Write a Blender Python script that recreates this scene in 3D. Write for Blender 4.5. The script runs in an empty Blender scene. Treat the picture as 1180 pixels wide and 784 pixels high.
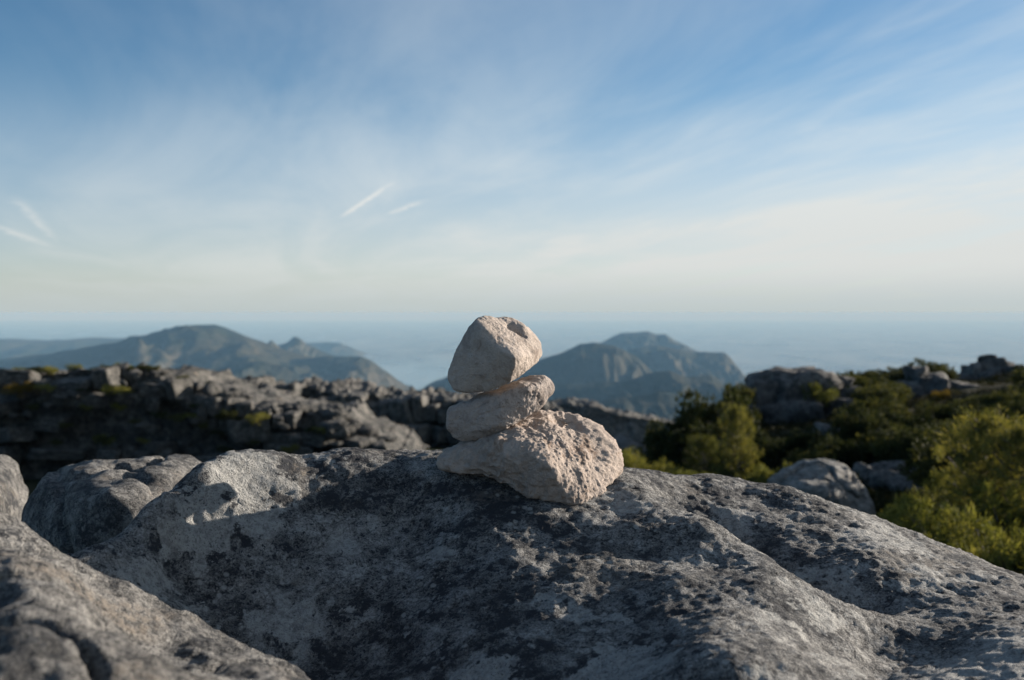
import bpy, bmesh, math, random
import numpy as np

R = math.radians
C = bpy.context.scene.collection
SC = bpy.context.scene

# ------------------------------------------------------------------ camera numbers
F = 1147.0            # focal length in photo pixels (35 mm on 36 mm)
CX, CY = 590.0, 392.0
HOR = 360.0           # row of the level line in the photo
PITCH = math.atan((CY - HOR) / F)
cp_, sp_ = math.cos(PITCH), math.sin(PITCH)

def P(px, py, Y):
    """point seen at photo pixel (px,py) at forward distance Y (camera at origin)"""
    u = (px - CX) / F; v = -(py - CY) / F
    d = np.array([u, cp_ + v * sp_, -sp_ + v * cp_])
    return d * (Y / d[1])

def proj(p):
    x, y, z = p
    fwd = y * cp_ - z * sp_
    up = y * sp_ + z * cp_
    return CX + F * x / fwd, CY - F * up / fwd

SUN_AZ, SUN_EL = R(62), R(12)
SUN = np.array([math.sin(SUN_AZ) * math.cos(SUN_EL), math.cos(SUN_AZ) * math.cos(SUN_EL), math.sin(SUN_EL)])

# ------------------------------------------------------------------ numpy noise
_rng = np.random.RandomState(7)
_perm = _rng.permutation(256).astype(np.int32)
_perm = np.concatenate([_perm, _perm, _perm])
_grad = _rng.normal(size=(256, 3)); _grad /= np.linalg.norm(_grad, axis=1)[:, None]

def perlin(p):
    p = np.asarray(p, dtype=np.float64)
    i = np.floor(p).astype(np.int64); f = p - i
    i &= 255
    u = f * f * f * (f * (f * 6 - 15) + 10)
    out = np.zeros(len(p))
    for dx in (0, 1):
        wx = u[:, 0] if dx else 1 - u[:, 0]
        ax = _perm[(i[:, 0] + dx) & 255]
        for dy in (0, 1):
            wy = u[:, 1] if dy else 1 - u[:, 1]
            ay = _perm[ax + ((i[:, 1] + dy) & 255)]
            for dz in (0, 1):
                wz = u[:, 2] if dz else 1 - u[:, 2]
                h = _perm[ay + ((i[:, 2] + dz) & 255)]
                g = _grad[h]
                out += wx * wy * wz * (g[:, 0] * (f[:, 0] - dx) + g[:, 1] * (f[:, 1] - dy) + g[:, 2] * (f[:, 2] - dz))
    return out * 1.5

def fbm(p, oct=4, gain=0.5, lac=2.03):
    a = 1.0; s = np.zeros(len(p)); q = np.asarray(p, float)
    for k in range(oct):
        s += a * perlin(q + 17.3 * k); a *= gain; q = q * lac
    return s

def ridged(p, oct=4, gain=0.5, lac=2.07):
    a = 1.0; s = np.zeros(len(p)); q = np.asarray(p, float)
    for k in range(oct):
        s += a * (1 - 2 * np.abs(perlin(q + 9.1 * k))); a *= gain; q = q * lac
    return s

def sstep(a, b, x):
    t = np.clip((x - a) / (b - a), 0, 1); return t * t * (3 - 2 * t)

# ------------------------------------------------------------------ object helpers
def mesh_np(name, V, Fq, smooth=True):
    me = bpy.data.meshes.new(name)
    V = np.asarray(V, np.float32); Fq = np.asarray(Fq, np.int32)
    n, k = Fq.shape
    me.vertices.add(len(V)); me.vertices.foreach_set('co', V.ravel())
    me.loops.add(n * k); me.loops.foreach_set('vertex_index', Fq.ravel())
    me.polygons.add(n)
    me.polygons.foreach_set('loop_start', np.arange(0, n * k, k, dtype=np.int32))
    me.polygons.foreach_set('loop_total', np.full(n, k, np.int32))
    me.polygons.foreach_set('use_smooth', np.full(n, smooth, bool))
    me.update(calc_edges=True); me.validate()
    return me

def link(name, me, mat=None, parent=None, loc=None):
    o = bpy.data.objects.new(name, me); C.objects.link(o)
    if mat is not None and len(me.materials) == 0: me.materials.append(mat)
    if parent is not None: o.parent = parent
    if loc is not None: o.location = loc
    return o

def tag(o, label=None, cat=None, group=None, kind=None):
    if label: o['label'] = label
    if cat: o['category'] = cat
    if group: o['group'] = group
    if kind: o['kind'] = kind
    return o

def grid_faces(nx, ny):
    i = np.arange(nx - 1)[None, :] + nx * np.arange(ny - 1)[:, None]
    i = i.ravel()
    return np.stack([i, i + 1, i + nx + 1, i + nx], 1)

# ------------------------------------------------------------------ node helpers
class NT:
    def __init__(self, tree): self.t = tree; self.n = tree.nodes; self.l = tree.links
    def add(self, typ, **kw):
        nd = self.n.new(typ)
        for k, v in kw.items():
            if k.startswith('i_'):
                key = k[2:]; key = int(key) if key.isdigit() else key.replace('_', ' ')
                if hasattr(v, 'is_linked'): self.l.new(v, nd.inputs[key])
                else: nd.inputs[key].default_value = v
            else: setattr(nd, k, v)
        return nd
    def set(self, nd, key, v):
        if hasattr(v, 'is_linked'): self.l.new(v, nd.inputs[key])
        else: nd.inputs[key].default_value = v
    def math(self, op, a, b=None, c=None, clamp=False):
        nd = self.n.new('ShaderNodeMath'); nd.operation = op; nd.use_clamp = clamp
        self.set(nd, 0, a)
        if b is not None: self.set(nd, 1, b)
        if c is not None: self.set(nd, 2, c)
        return nd.outputs[0]
    def noise(self, vec, scale, detail=4, rough=0.55, dist=0.0, lac=2.0):
        nd = self.add('ShaderNodeTexNoise'); nd.inputs['Scale'].default_value = scale
        nd.inputs['Detail'].default_value = detail; nd.inputs['Roughness'].default_value = rough
        nd.inputs['Distortion'].default_value = dist; nd.inputs['Lacunarity'].default_value = lac
        if vec is not None: self.l.new(vec, nd.inputs['Vector'])
        return nd.outputs['Fac']
    def voro(self, vec, scale, feature='F1', rand=1.0):
        nd = self.add('ShaderNodeTexVoronoi', feature=feature); nd.inputs['Scale'].default_value = scale
        nd.inputs['Randomness'].default_value = rand
        if vec is not None: self.l.new(vec, nd.inputs['Vector'])
        return nd.outputs['Distance']
    def ramp(self, fac, stops, interp='LINEAR'):
        nd = self.n.new('ShaderNodeValToRGB'); r = nd.color_ramp; r.interpolation = interp
        while len(r.elements) < len(stops): r.elements.new(0.5)
        for e, (p, c) in zip(r.elements, stops):
            e.position = p; e.color = (c, c, c, 1) if isinstance(c, (int, float)) else (*c, 1)
        self.l.new(fac, nd.inputs[0]); return nd.outputs[0]
    def mix(self, fac, a, b, blend='MIX'):
        nd = self.n.new('ShaderNodeMix'); nd.data_type = 'RGBA'; nd.blend_type = blend
        def s(i, v):
            if hasattr(v, 'is_linked'): self.l.new(v, nd.inputs[i])
            else: nd.inputs[i].default_value = v if isinstance(v, float) else ((*v, 1) if len(v) == 3 else v)
        s(0, fac); s(6, a); s(7, b)
        return nd.outputs[2]
    def mapr(self, v, a, b, c=0.0, d=1.0, smooth=True):
        nd = self.n.new('ShaderNodeMapRange'); nd.interpolation_type = 'SMOOTHSTEP' if smooth else 'LINEAR'
        self.set(nd, 0, v)
        for k, x in zip((1, 2, 3, 4), (a, b, c, d)): self.set(nd, k, x)
        return nd.outputs[0]

def new_mat(name):
    m = bpy.data.materials.new(name); m.use_nodes = True
    t = NT(m.node_tree); t.n.clear()
    out = t.add('ShaderNodeOutputMaterial'); b = t.add('ShaderNodeBsdfPrincipled')
    t.l.new(b.outputs[0], out.inputs[0])
    b.inputs['Roughness'].default_value = 0.9
    b.inputs['Specular IOR Level'].default_value = 0.25
    return m, t, b

def objcoord(t, scale=None):
    tc = t.add('ShaderNodeTexCoord'); v = tc.outputs['Object']
    if scale:
        mp = t.add('ShaderNodeMapping'); mp.inputs['Scale'].default_value = scale
        t.l.new(v, mp.inputs[0]); v = mp.outputs[0]
    return v

# ------------------------------------------------------------------ materials
def mat_weathered(name, sc=1.0, dark=(0.030, 0.033, 0.040), mid=(0.17, 0.168, 0.165), pale=(0.36, 0.36, 0.345), crust=0.5, lichen=0.56, warm=(0.26, 0.22, 0.175), bump=1.0, patches=()):
    """grey sandstone carrying black crust, pale lichen patches and a little warm bare stone; metres / sc"""
    m, t, b = new_mat(name)
    v = objcoord(t, (sc, sc, sc))
    n1 = t.noise(v, 2.2, 6, 0.6, 0.4)
    n2 = t.noise(v, 11, 6, 0.65, 0.3)
    n3 = t.noise(v, 60, 5, 0.7)
    n4 = t.noise(v, 220, 3, 0.7)
    # grain value
    g = t.math('ADD', t.math('MULTIPLY', n2, 0.30), t.math('ADD', t.math('MULTIPLY', n3, 0.40), t.math('MULTIPLY', n4, 0.33)))
    gcol = t.ramp(g, [(0.445, dark), (0.50, tuple(x * 0.75 for x in mid)), (0.55, tuple(x * 1.45 for x in mid)), (0.62, pale)])
    # black crust
    nc = t.noise(v, 17, 7, 0.74, 0.25)
    cr = t.math('ADD', t.math('MULTIPLY', n1, 0.24), t.math('ADD', t.math('MULTIPLY', nc, 0.46), t.math('MULTIPLY', n3, 0.30)))
    crm = t.mapr(t.math('ADD', cr, t.math('MULTIPLY', t.math('SUBTRACT', n4, 0.5), 0.16)), crust, crust + 0.035)
    col = t.mix(crm, gcol, t.mix(n4, dark, tuple(x * 2.1 for x in dark)))
    # warm patches of bare stone
    nw = t.noise(v, 3.1, 5, 0.6, 0.8)
    wm = t.math('MULTIPLY', t.mapr(nw, 0.55, 0.7), t.mapr(n3, 0.40, 0.6))
    col = t.mix(t.math('MULTIPLY', wm, 0.75), col, warm)
    # pale lichen patches with crisp, nibbled edge
    v2 = t.add('ShaderNodeMapping'); v2.inputs['Location'].default_value = (5.3, 1.7, 9.1); t.l.new(v, v2.inputs[0])
    lp = t.noise(v2.outputs[0], 4.2, 8, 0.66, 0.2)
    lm = t.mapr(t.math('ADD', lp, t.math('MULTIPLY', t.math('SUBTRACT', nc, 0.5), 0.30)), lichen, lichen + 0.025)
    wob = t.math('ADD', t.math('MULTIPLY', t.math('SUBTRACT', n2, 0.5), 0.16), t.math('ADD', t.math('MULTIPLY', t.math('SUBTRACT', nc, 0.5), 0.16), t.math('MULTIPLY', t.math('SUBTRACT', n3, 0.5), 0.06)))
    for (cx, cy_, cz, rad) in patches:      # larger colonies of pale lichen, each at its own place on the stone
        dn = t.add('ShaderNodeVectorMath', operation='DISTANCE'); t.l.new(v, dn.inputs[0]); dn.inputs[1].default_value = (cx, cy_, cz)
        pm = t.mapr(t.math('ADD', dn.outputs['Value'], t.math('MULTIPLY', wob, 1.6)), rad + 0.008, rad - 0.008)
        lm = t.math('MAXIMUM', lm, pm)
    lcol = t.mix(n3, tuple(x * 0.72 for x in pale), tuple(min(1, x * 1.15) for x in pale))
    lcol = t.mix(t.mapr(n4, 0.55, 0.66, 0.0, 0.85), lcol, dark)
    col = t.mix(t.math('MULTIPLY', lm, t.mapr(n3, 0.30, 0.62, 0.45, 0.9)), col, lcol)
    # small freckles of lichen
    vf = t.voro(v, 38)
    fm = t.math('MULTIPLY', t.mapr(vf, 0.30, 0.16), t.mapr(t.noise(v2.outputs[0], 7, 4), 0.5, 0.62))
    col = t.mix(t.math('MULTIPLY', fm, 0.6), col, pale)
    t.l.new(col, b.inputs['Base Color'])
    # relief
    bh = t.math('ADD', t.math('MULTIPLY', n3, 0.018), t.math('ADD', t.math('MULTIPLY', n4, 0.0095), t.math('MULTIPLY', n2, 0.02)))
    n5 = t.noise(v, 520, 2, 0.6)
    bh = t.math('ADD', bh, t.math('ADD', t.math('MULTIPLY', lm, 0.0016), t.math('MULTIPLY', n5, 0.0035)))
    bp = t.add('ShaderNodeBump', i_Strength=bump, i_Distance=1.0 / sc)
    t.l.new(bh, bp.inputs['Height']); t.l.new(bp.outputs[0], b.inputs['Normal'])
    b.inputs['Roughness'].default_value = 0.86
    return m

def mat_pale_stone(name, c1, c2, stain, rough_bump=1.0):
    m, t, b = new_mat(name)
    v = objcoord(t)
    n1 = t.noise(v, 9, 5, 0.6, 0.3); n2 = t.noise(v, 45, 6, 0.7); n3 = t.noise(v, 190, 4, 0.75)
    g = t.math('ADD', t.math('MULTIPLY', n1, 0.45), t.math('ADD', t.math('MULTIPLY', n2, 0.35), t.math('MULTIPLY', n3, 0.2)))
    col = t.ramp(g, [(0.36, c2), (0.5, c1), (0.66, tuple(min(1, x * 1.18) for x in c1))])
    ns = t.noise(v, 16, 7, 0.7, 0.6)
    col = t.mix(t.math('MULTIPLY', t.mapr(ns, 0.52, 0.66), 0.75), col, stain)
    pit = t.mapr(t.voro(v, 150), 0.26, 0.08)
    pitm = t.math('MULTIPLY', pit, t.mapr(n2, 0.5, 0.6))
    col = t.mix(t.math('MULTIPLY', pitm, 0.65), col, tuple(x * 0.35 for x in stain))
    t.l.new(col, b.inputs['Base Color'])
    bh = t.math('ADD', t.math('MULTIPLY', n2, 0.009), t.math('MULTIPLY', n3, 0.0048))
    bh = t.math('SUBTRACT', bh, t.math('MULTIPLY', pitm, 0.002))
    bp = t.add('ShaderNodeBump', i_Strength=rough_bump, i_Distance=1.0)
    t.l.new(bh, bp.inputs['Height']); t.l.new(bp.outputs[0], b.inputs['Normal'])
    b.inputs['Roughness'].default_value = 0.9
    return m

def mat_foliage(name, cols, trans=0.35):
    m, t, b = new_mat(name)
    oi = t.add('ShaderNodeObjectInfo'); geo = t.add('ShaderNodeNewGeometry')
    v = objcoord(t)
    n = t.noise(v, 3.0, 3, 0.6)
    f = t.math('ADD', t.math('MULTIPLY', n, 0.7), t.math('MULTIPLY', geo.outputs['Random Per Island'], 0.3))
    f = t.math('ADD', f, t.math('MULTIPLY', t.math('SUBTRACT', oi.outputs['Random'], 0.5), 0.25))
    col = t.ramp(f, [(0.25, cols[0]), (0.5, cols[1]), (0.75, cols[2])])
    t.l.new(col, b.inputs['Base Color']); b.inputs['Roughness'].default_value = 0.8; b.inputs['Specular IOR Level'].default_value = 0.08
    tr = t.add('ShaderNodeBsdfTranslucent'); t.l.new(t.mix(1.0, col, (1.35, 1.25, 0.6), 'MULTIPLY'), tr.inputs[0])
    ms = t.add('ShaderNodeMixShader'); ms.inputs[0].default_value = trans
    t.l.new(b.outputs[0], ms.inputs[1]); t.l.new(tr.outputs[0], ms.inputs[2])
    out = [x for x in t.n if x.type == 'OUTPUT_MATERIAL'][0]
    t.l.new(ms.outputs[0], out.inputs[0])
    return m

def mat_bark():
    m, t, b = new_mat('bark')
    v = objcoord(t, (8, 8, 2)); n = t.noise(v, 6, 5, 0.6)
    t.l.new(t.ramp(n, [(0.3, (0.05, 0.04, 0.033)), (0.7, (0.17, 0.15, 0.13))]), b.inputs['Base Color'])
    return m

def mat_land(name, green, brown, rock, sc, rock_amt=0.5, bump=30.0):
    """hill land: scrub greens and browns, bare rock where it is steep; sc = features per metre"""
    m, t, b = new_mat(name)
    v = objcoord(t)
    n1 = t.noise(v, sc, 6, 0.6, 0.3); n2 = t.noise(v, sc * 6, 6, 0.65); n3 = t.noise(v, sc * 30, 4, 0.7)
    col = t.mix(t.mapr(n1, 0.38, 0.62), green, brown)
    col = t.mix(t.mapr(n3, 0.42, 0.62), col, t.mix(0.5, col, (0.02, 0.028, 0.016)))
    geo = t.add('ShaderNodeNewGeometry'); sx = t.add('ShaderNodeSeparateXYZ'); t.l.new(geo.outputs['Normal'], sx.inputs[0])
    st = t.math('ADD', sx.outputs[2], t.math('MULTIPLY', t.math('SUBTRACT', n2, 0.5), 0.7))
    rm = t.mapr(st, 0.86, 0.66)
    rm = t.math('MAXIMUM', t.math('MULTIPLY', rm, rock_amt), t.math('MULTIPLY', t.mapr(n2, 0.60, 0.68), rock_amt * 0.8))
    rc = t.mix(n3, tuple(x * 0.6 for x in rock), tuple(x * 1.3 for x in rock))
    col = t.mix(rm, col, rc)
    t.l.new(col, b.inputs['Base Color'])
    bp = t.add('ShaderNodeBump', i_Strength=1.0, i_Distance=bump)
    t.l.new(t.math('ADD', n2, t.math('MULTIPLY', n3, 0.4)), bp.inputs['Height']); t.l.new(bp.outputs[0], b.inputs['Normal'])
    b.inputs['Specular IOR Level'].default_value = 0.05
    return m

M = {}
M['boulder'] = mat_weathered('weathered_boulder_stone', dark=(0.024, 0.026, 0.030), mid=(0.20, 0.197, 0.188), pale=(0.50, 0.495, 0.465), crust=0.510, lichen=0.578, warm=(0.30, 0.26, 0.21),
    patches=[(*P(a, b, y), r) for a, b, y, r in ((280, 548, 2.27, .10), (240, 600, 2.15, .085), (205, 615, 2.1, .05), (300, 600, 2.2, .05), (320, 655, 2.1, .03), (395, 620, 2.2, .04), (335, 712, 2.0, .07), (710, 762, 1.63, .075), (560, 772, 1.69, .06), (640, 700, 1.9, .03), (1120, 765, 1.68, .10), (1165, 735, 1.77, .05), (850, 590, 2.6, .06), (1000, 625, 2.5, .06), (905, 700, 1.75, .04))])
M['boulder_b'] = mat_weathered('weathered_grey_stone', dark=(0.05, 0.05, 0.05), mid=(0.23, 0.222, 0.205), pale=(0.42, 0.41, 0.375), crust=0.56, lichen=0.60)
M['boulder_c'] = mat_weathered('dull_grey_stone', dark=(0.035, 0.036, 0.038), mid=(0.18, 0.175, 0.165), pale=(0.36, 0.35, 0.325), crust=0.52, lichen=0.61)
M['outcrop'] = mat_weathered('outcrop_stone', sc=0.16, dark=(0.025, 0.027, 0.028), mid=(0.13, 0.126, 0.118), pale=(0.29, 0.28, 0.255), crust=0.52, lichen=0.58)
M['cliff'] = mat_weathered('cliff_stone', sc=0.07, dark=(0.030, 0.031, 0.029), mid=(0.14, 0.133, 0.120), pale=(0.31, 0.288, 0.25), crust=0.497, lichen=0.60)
M['stone_base'] = mat_pale_stone('rough_beige_sandstone', (0.42, 0.35, 0.298), (0.25, 0.206, 0.175), (0.21, 0.14, 0.095))
M['stone_mid'] = mat_pale_stone('pinkish_grey_sandstone', (0.41, 0.352, 0.312), (0.22, 0.186, 0.165), (0.17, 0.14, 0.12))
M['stone_top'] = mat_pale_stone('cream_grey_sandstone', (0.44, 0.375, 0.322), (0.26, 0.222, 0.192), (0.19, 0.148, 0.118), 0.9)
M['pine'] = mat_foliage('pine_needles', [(0.025, 0.034, 0.012), (0.10, 0.11, 0.034), (0.25, 0.225, 0.07)], 0.28)
M['shrub'] = mat_foliage('shrub_leaves', [(0.018, 0.026, 0.012), (0.048, 0.056, 0.022), (0.125, 0.118, 0.042)], 0.3)
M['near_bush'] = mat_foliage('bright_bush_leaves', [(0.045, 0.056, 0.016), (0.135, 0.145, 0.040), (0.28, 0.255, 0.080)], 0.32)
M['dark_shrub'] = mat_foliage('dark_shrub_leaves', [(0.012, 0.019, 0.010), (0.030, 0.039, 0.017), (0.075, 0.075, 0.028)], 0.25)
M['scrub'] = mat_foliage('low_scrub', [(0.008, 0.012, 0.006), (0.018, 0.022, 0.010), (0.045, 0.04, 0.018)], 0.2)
M['golden'] = mat_foliage('dry_shrub_leaves', [(0.07, 0.05, 0.012), (0.14, 0.10, 0.02), (0.2, 0.14, 0.03)], 0.3)
M['bark'] = mat_bark()
M['soil'] = mat_land('scrub_ground', (0.020, 0.026, 0.010), (0.06, 0.05, 0.028), (0.17, 0.165, 0.15), 0.12, 0.35, 0.25)
M['slope'] = mat_land('fynbos_slope', (0.025, 0.03, 0.014), (0.075, 0.052, 0.03), (0.18, 0.155, 0.125), 0.006, 0.7, 4.0)
M['near_range'] = mat_land('near_range_scrub', (0.014, 0.019, 0.010), (0.034, 0.032, 0.020), (0.13, 0.115, 0.09), 0.0013, 0.22, 40.0)
M['mountain'] = mat_land('mountain_scrub', (0.022, 0.028, 0.014), (0.055, 0.048, 0.028), (0.16, 0.14, 0.11), 0.0011, 0.30, 40.0)

# ------------------------------------------------------------------ rocks as rounded convex hulls
_ico = {}
def ico(sub):
    if sub not in _ico:
        bm = bmesh.new(); bmesh.ops.create_icosphere(bm, subdivisions=sub, radius=1.0)
        bm.verts.ensure_lookup_table()
        V = np.array([v.co[:] for v in bm.verts]); Fc = np.array([[v.index for v in f.verts] for f in bm.faces])
        bm.free(); V /= np.linalg.norm(V, axis=1)[:, None]
        _ico[sub] = (V, Fc)
    return _ico[sub]

def hull_planes(pts):
    bm = bmesh.new()
    for p in pts: bm.verts.new(p)
    r = bmesh.ops.convex_hull(bm, input=bm.verts)
    bm.normal_update(); c = np.mean(pts, axis=0); pl = []
    for f in bm.faces:
        n = np.array(f.normal); d = n @ (np.array(f.verts[0].co) - c)
        if d < 0: n, d = -n, -d
        if d > 1e-6 and f.calc_area() > 1e-9: pl.append((n, d))
    bm.free()
    out = []
    for n, d in sorted(pl, key=lambda q: q[1]):
        if all(n @ m < 0.985 for m, _ in out): out.append((n, d))
    return c, out

def rock_shape(pts, sub=5, p=18):
    pts = np.asarray(pts, float)
    c, pl = hull_planes(pts)
    D, Fc = ico(sub)
    acc = np.zeros(len(D))
    for n, d in pl:
        acc += np.maximum(D @ n / d, 0) ** p
    r = 1.025 * acc ** (-1.0 / p)
    return c, D * r[:, None], Fc

def normals_of(V, Fc):
    N = np.zeros_like(V)
    a, b, c = V[Fc[:, 0]], V[Fc[:, 1]], V[Fc[:, 2]]
    fn = np.cross(b - a, c - a)
    for k in range(Fc.shape[1]): np.add.at(N, Fc[:, k], fn)
    return N / (np.linalg.norm(N, axis=1)[:, None] + 1e-12)

def displace(V, Fc, layers, off):
    """layers: (scale, amplitude, octaves, kind)"""
    for sc, amp, oc, kind in layers:
        N = normals_of(V, Fc); q = V * sc + off
        if kind == 'r': d = ridged(q, oc) - 0.6
        elif kind == 'p': d = -np.maximum(fbm(q, oc) - 0.05, 0) * 1.6
        elif kind == 'b': d = 0.45 - np.abs(perlin(q)) * 1.6 - np.abs(perlin(q * 2.1 + 5)) * 0.8; d = -d
        elif kind == 'c': d = -(1 - sstep(0.0, 0.10, np.abs(perlin(q) + 0.12 * perlin(q * 4.0 + 2))))
        else: d = fbm(q, oc)
        V = V + N * (amp * d)[:, None]
    return V

def random_hull(rs, size, n=18, flat=0.0):
    u = rs.normal(size=(n, 3)); u /= np.linalg.norm(u, axis=1)[:, None]
    u *= rs.uniform(0.82, 1.1, size=(n, 1))
    return u * np.array(size)

# ------------------------------------------------------------------ the cairn
Y0 = 2.36
def pts_px(L, y0=Y0): return np.array([P(a, b, y0 + d) for a, b, d in L])

base_pts = pts_px([
    (505, 531, 0.01), (511, 542, -0.01), (531, 547, -0.03), (604, 566, -0.07), (619, 574, -0.075), (649, 578, -0.07), (662, 580, -0.065),
    (679, 577, -0.03), (693, 564, 0.02), (713, 546, 0.08), (717.5, 535, 0.10), (713, 519, 0.13), (703, 501, 0.15), (692, 490, 0.17),
    (659, 478, 0.18), (637, 473, 0.17), (625, 472, 0.16), (571, 498, 0.07), (531, 509, 0.06), (510, 523, 0.035),
    (571, 506, -0.035), (590, 519, -0.075), (612, 522, -0.095), (634, 541, -0.105), (654, 565, -0.085),
    (540, 540, 0.14), (600, 545, 0.24), (690, 548, 0.22), (620, 560, 0.1)])
mid_pts = pts_px([
    (515, 477, 0.0), (520, 470, 0.01), (551, 459, 0.03), (572, 449, 0.05), (596, 440, 0.06), (612, 436, 0.07), (627, 435.5, 0.07), (635, 441, 0.065),
    (638.5, 450, 0.06), (633, 460, 0.04), (620, 471, 0.02), (600, 487.5, -0.01), (582, 496, -0.025), (557, 502, -0.01), (529, 511, 0.0), (520, 507, 0.0), (516, 493, -0.005),
    (574, 456, -0.03), (578, 490, -0.045), (612, 446, -0.005), (545, 470, -0.005), (530, 480, 0.12), (600, 470, 0.15), (625, 450, 0.13), (560, 490, 0.14)], Y0 + 0.02)
top_pts = pts_px([
    (518, 436, 0.01), (520.5, 446, 0.0), (525, 450.5, 0.0), (551, 452, -0.02), (572, 448.5, -0.04), (586, 443, -0.055), (604, 432, -0.03), (621, 417, 0.03),
    (626, 405, 0.06), (623, 393, 0.085), (608, 378, 0.09), (590, 369, 0.09), (572, 366.5, 0.07), (551, 366.5, 0.0), (543, 372, -0.01), (533, 389, -0.005), (524, 411, 0.0),
    (548, 374, -0.035), (556, 389, -0.06), (572, 401, -0.08), (593, 413, -0.095), (590, 432, -0.075), (613, 410, -0.02),
    (540, 430, 0.13), (600, 420, 0.16), (560, 380, 0.14), (610, 395, 0.14)], Y0 + 0.02)

def local_push(V, c, P0, rad, amp, N):
    d = np.linalg.norm(V + c - P0, axis=1)
    return V + N * (amp * np.exp(-(d / rad) ** 2))[:, None]

def cairn_stone(name, pts, sub, p, layers, off, mat, label, extra=None, lift=0.0):
    c, V, Fc = rock_shape(pts, sub, p)
    V = displace(V, Fc, layers, off)
    if extra: V = extra(V, c, Fc)
    o = link(name, mesh_np(name, V, Fc), mat, loc=c + np.array([0, 0, lift]))
    return tag(o, label, 'stone', 'three stones of the cairn')

def base_extra(V, c, Fc):
    N = normals_of(V, Fc)
    V = local_push(V, c, P(672, 528, Y0 + 0.02), 0.018, 0.010, N)      # a knob that catches the sun
    V = local_push(V, c, P(655, 525, Y0 + 0.02), 0.022, -0.005, N)
    V = local_push(V, c, P(652, 488, Y0 + 0.13), 0.035, -0.018, N)
    V = local_push(V, c, P(560, 555, Y0 - 0.02), 0.05, -0.016, N)       # hollow underside
    V = local_push(V, c, P(583, 560, Y0 - 0.04), 0.04, -0.012, N)
    return V
def top_extra(V, c, Fc):
    N = normals_of(V, Fc)
    for a, b, dd, r, h in ((588, 379, 0.03, 0.013, -0.016), (596, 384, 0.03, 0.013, -0.016), (603, 390, 0.03, 0.011, -0.011), (600, 377, 0.06, 0.02, 0.007), (560, 380, -0.03, 0.03, 0.004)):
        V = local_push(V, c, P(a, b, Y0 + 0.02 + dd), r, h, N)
    return V

cairn_stone('cairn_stone', base_pts, 7, 46, [(7, 0.009, 3, 'f'), (15, 0.0055, 2, 'f'), (26, 0.0012, 2, 'r'), (44, 0.0042, 5, 'f'), (110, 0.0020, 3, 'f'), (200, 0.0010, 2, 'f')], 3.1, M['stone_base'],
            'wide rough beige stone at the bottom of the cairn, resting on the boulder', base_extra)
cairn_stone('cairn_stone', mid_pts, 7, 26, [(9, 0.007, 3, 'f'), (30, 0.0035, 4, 'f'), (70, 0.0025, 3, 'p')], 11.7, M['stone_mid'],
            'tilted oblong stone in the middle of the cairn, between the other two stones', None, 0.003)
cairn_stone('cairn_stone', top_pts, 7, 32, [(8, 0.007, 3, 'f'), (28, 0.0024, 4, 'f'), (90, 0.0012, 3, 'f')], 21.3, M['stone_top'],
            'smooth angular pale stone with a notch balanced on top of the cairn', top_extra, 0.003)

# ------------------------------------------------------------------ near boulders as thin-plate surfaces
def tps_fit(xy, z, lam=1e-4):
    n = len(xy); d = np.linalg.norm(xy[:, None] - xy[None], axis=2)
    K = np.where(d > 0, d * d * np.log(d + 1e-12), 0) + lam * np.eye(n)
    Pm = np.c_[np.ones(n), xy]
    A = np.zeros((n + 3, n + 3)); A[:n, :n] = K; A[:n, n:] = Pm; A[n:, :n] = Pm.T
    w = np.linalg.solve(A, np.r_[z, np.zeros(3)])
    def ev(q):
        out = np.empty(len(q))
        for s in range(0, len(q), 20000):
            qq = q[s:s + 20000]; dd = np.linalg.norm(qq[:, None] - xy[None], axis=2)
            out[s:s + 20000] = np.where(dd > 0, dd * dd * np.log(dd + 1e-12), 0) @ w[:n] + w[n] + qq @ w[n + 1:]
        return out
    return ev

def hf_rock(name, ctrl, xyz, bounds, res, layers, off, mat, label, cat, floor_z, rim=0.35, lam=2e-4, origin=(0, 0, 0)):
    pts = np.array([P(*c) for c in ctrl] + [np.array(q, float) for q in xyz])
    ev = tps_fit(pts[:, :2], pts[:, 2], lam)
    x0, x1, y0, y1 = bounds
    nx = int((x1 - x0) / res) + 1; ny = int((y1 - y0) / res) + 1
    X, Yg = np.meshgrid(np.linspace(x0, x1, nx), np.linspace(y0, y1, ny))
    q = np.c_[X.ravel(), Yg.ravel()]
    z = ev(q)
    # rounded rim falling to the ground
    u = np.minimum(np.minimum(q[:, 0] - x0, x1 - q[:, 0]), np.minimum(q[:, 1] - y0, y1 - q[:, 1]))
    k = np.clip(1 - u / rim, 0, 1)
    z = z - (1 - np.sqrt(np.maximum(1 - k * k, 0))) * (z - floor_z)
    V = np.c_[q, z]
    Fq = grid_faces(nx, ny)
    V = displace(V, Fq, layers, off)
    V -= np.array(origin)
    o = link(name, mesh_np(name, V, Fq), mat, loc=origin)
    return tag(o, label, cat), ev

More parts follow.
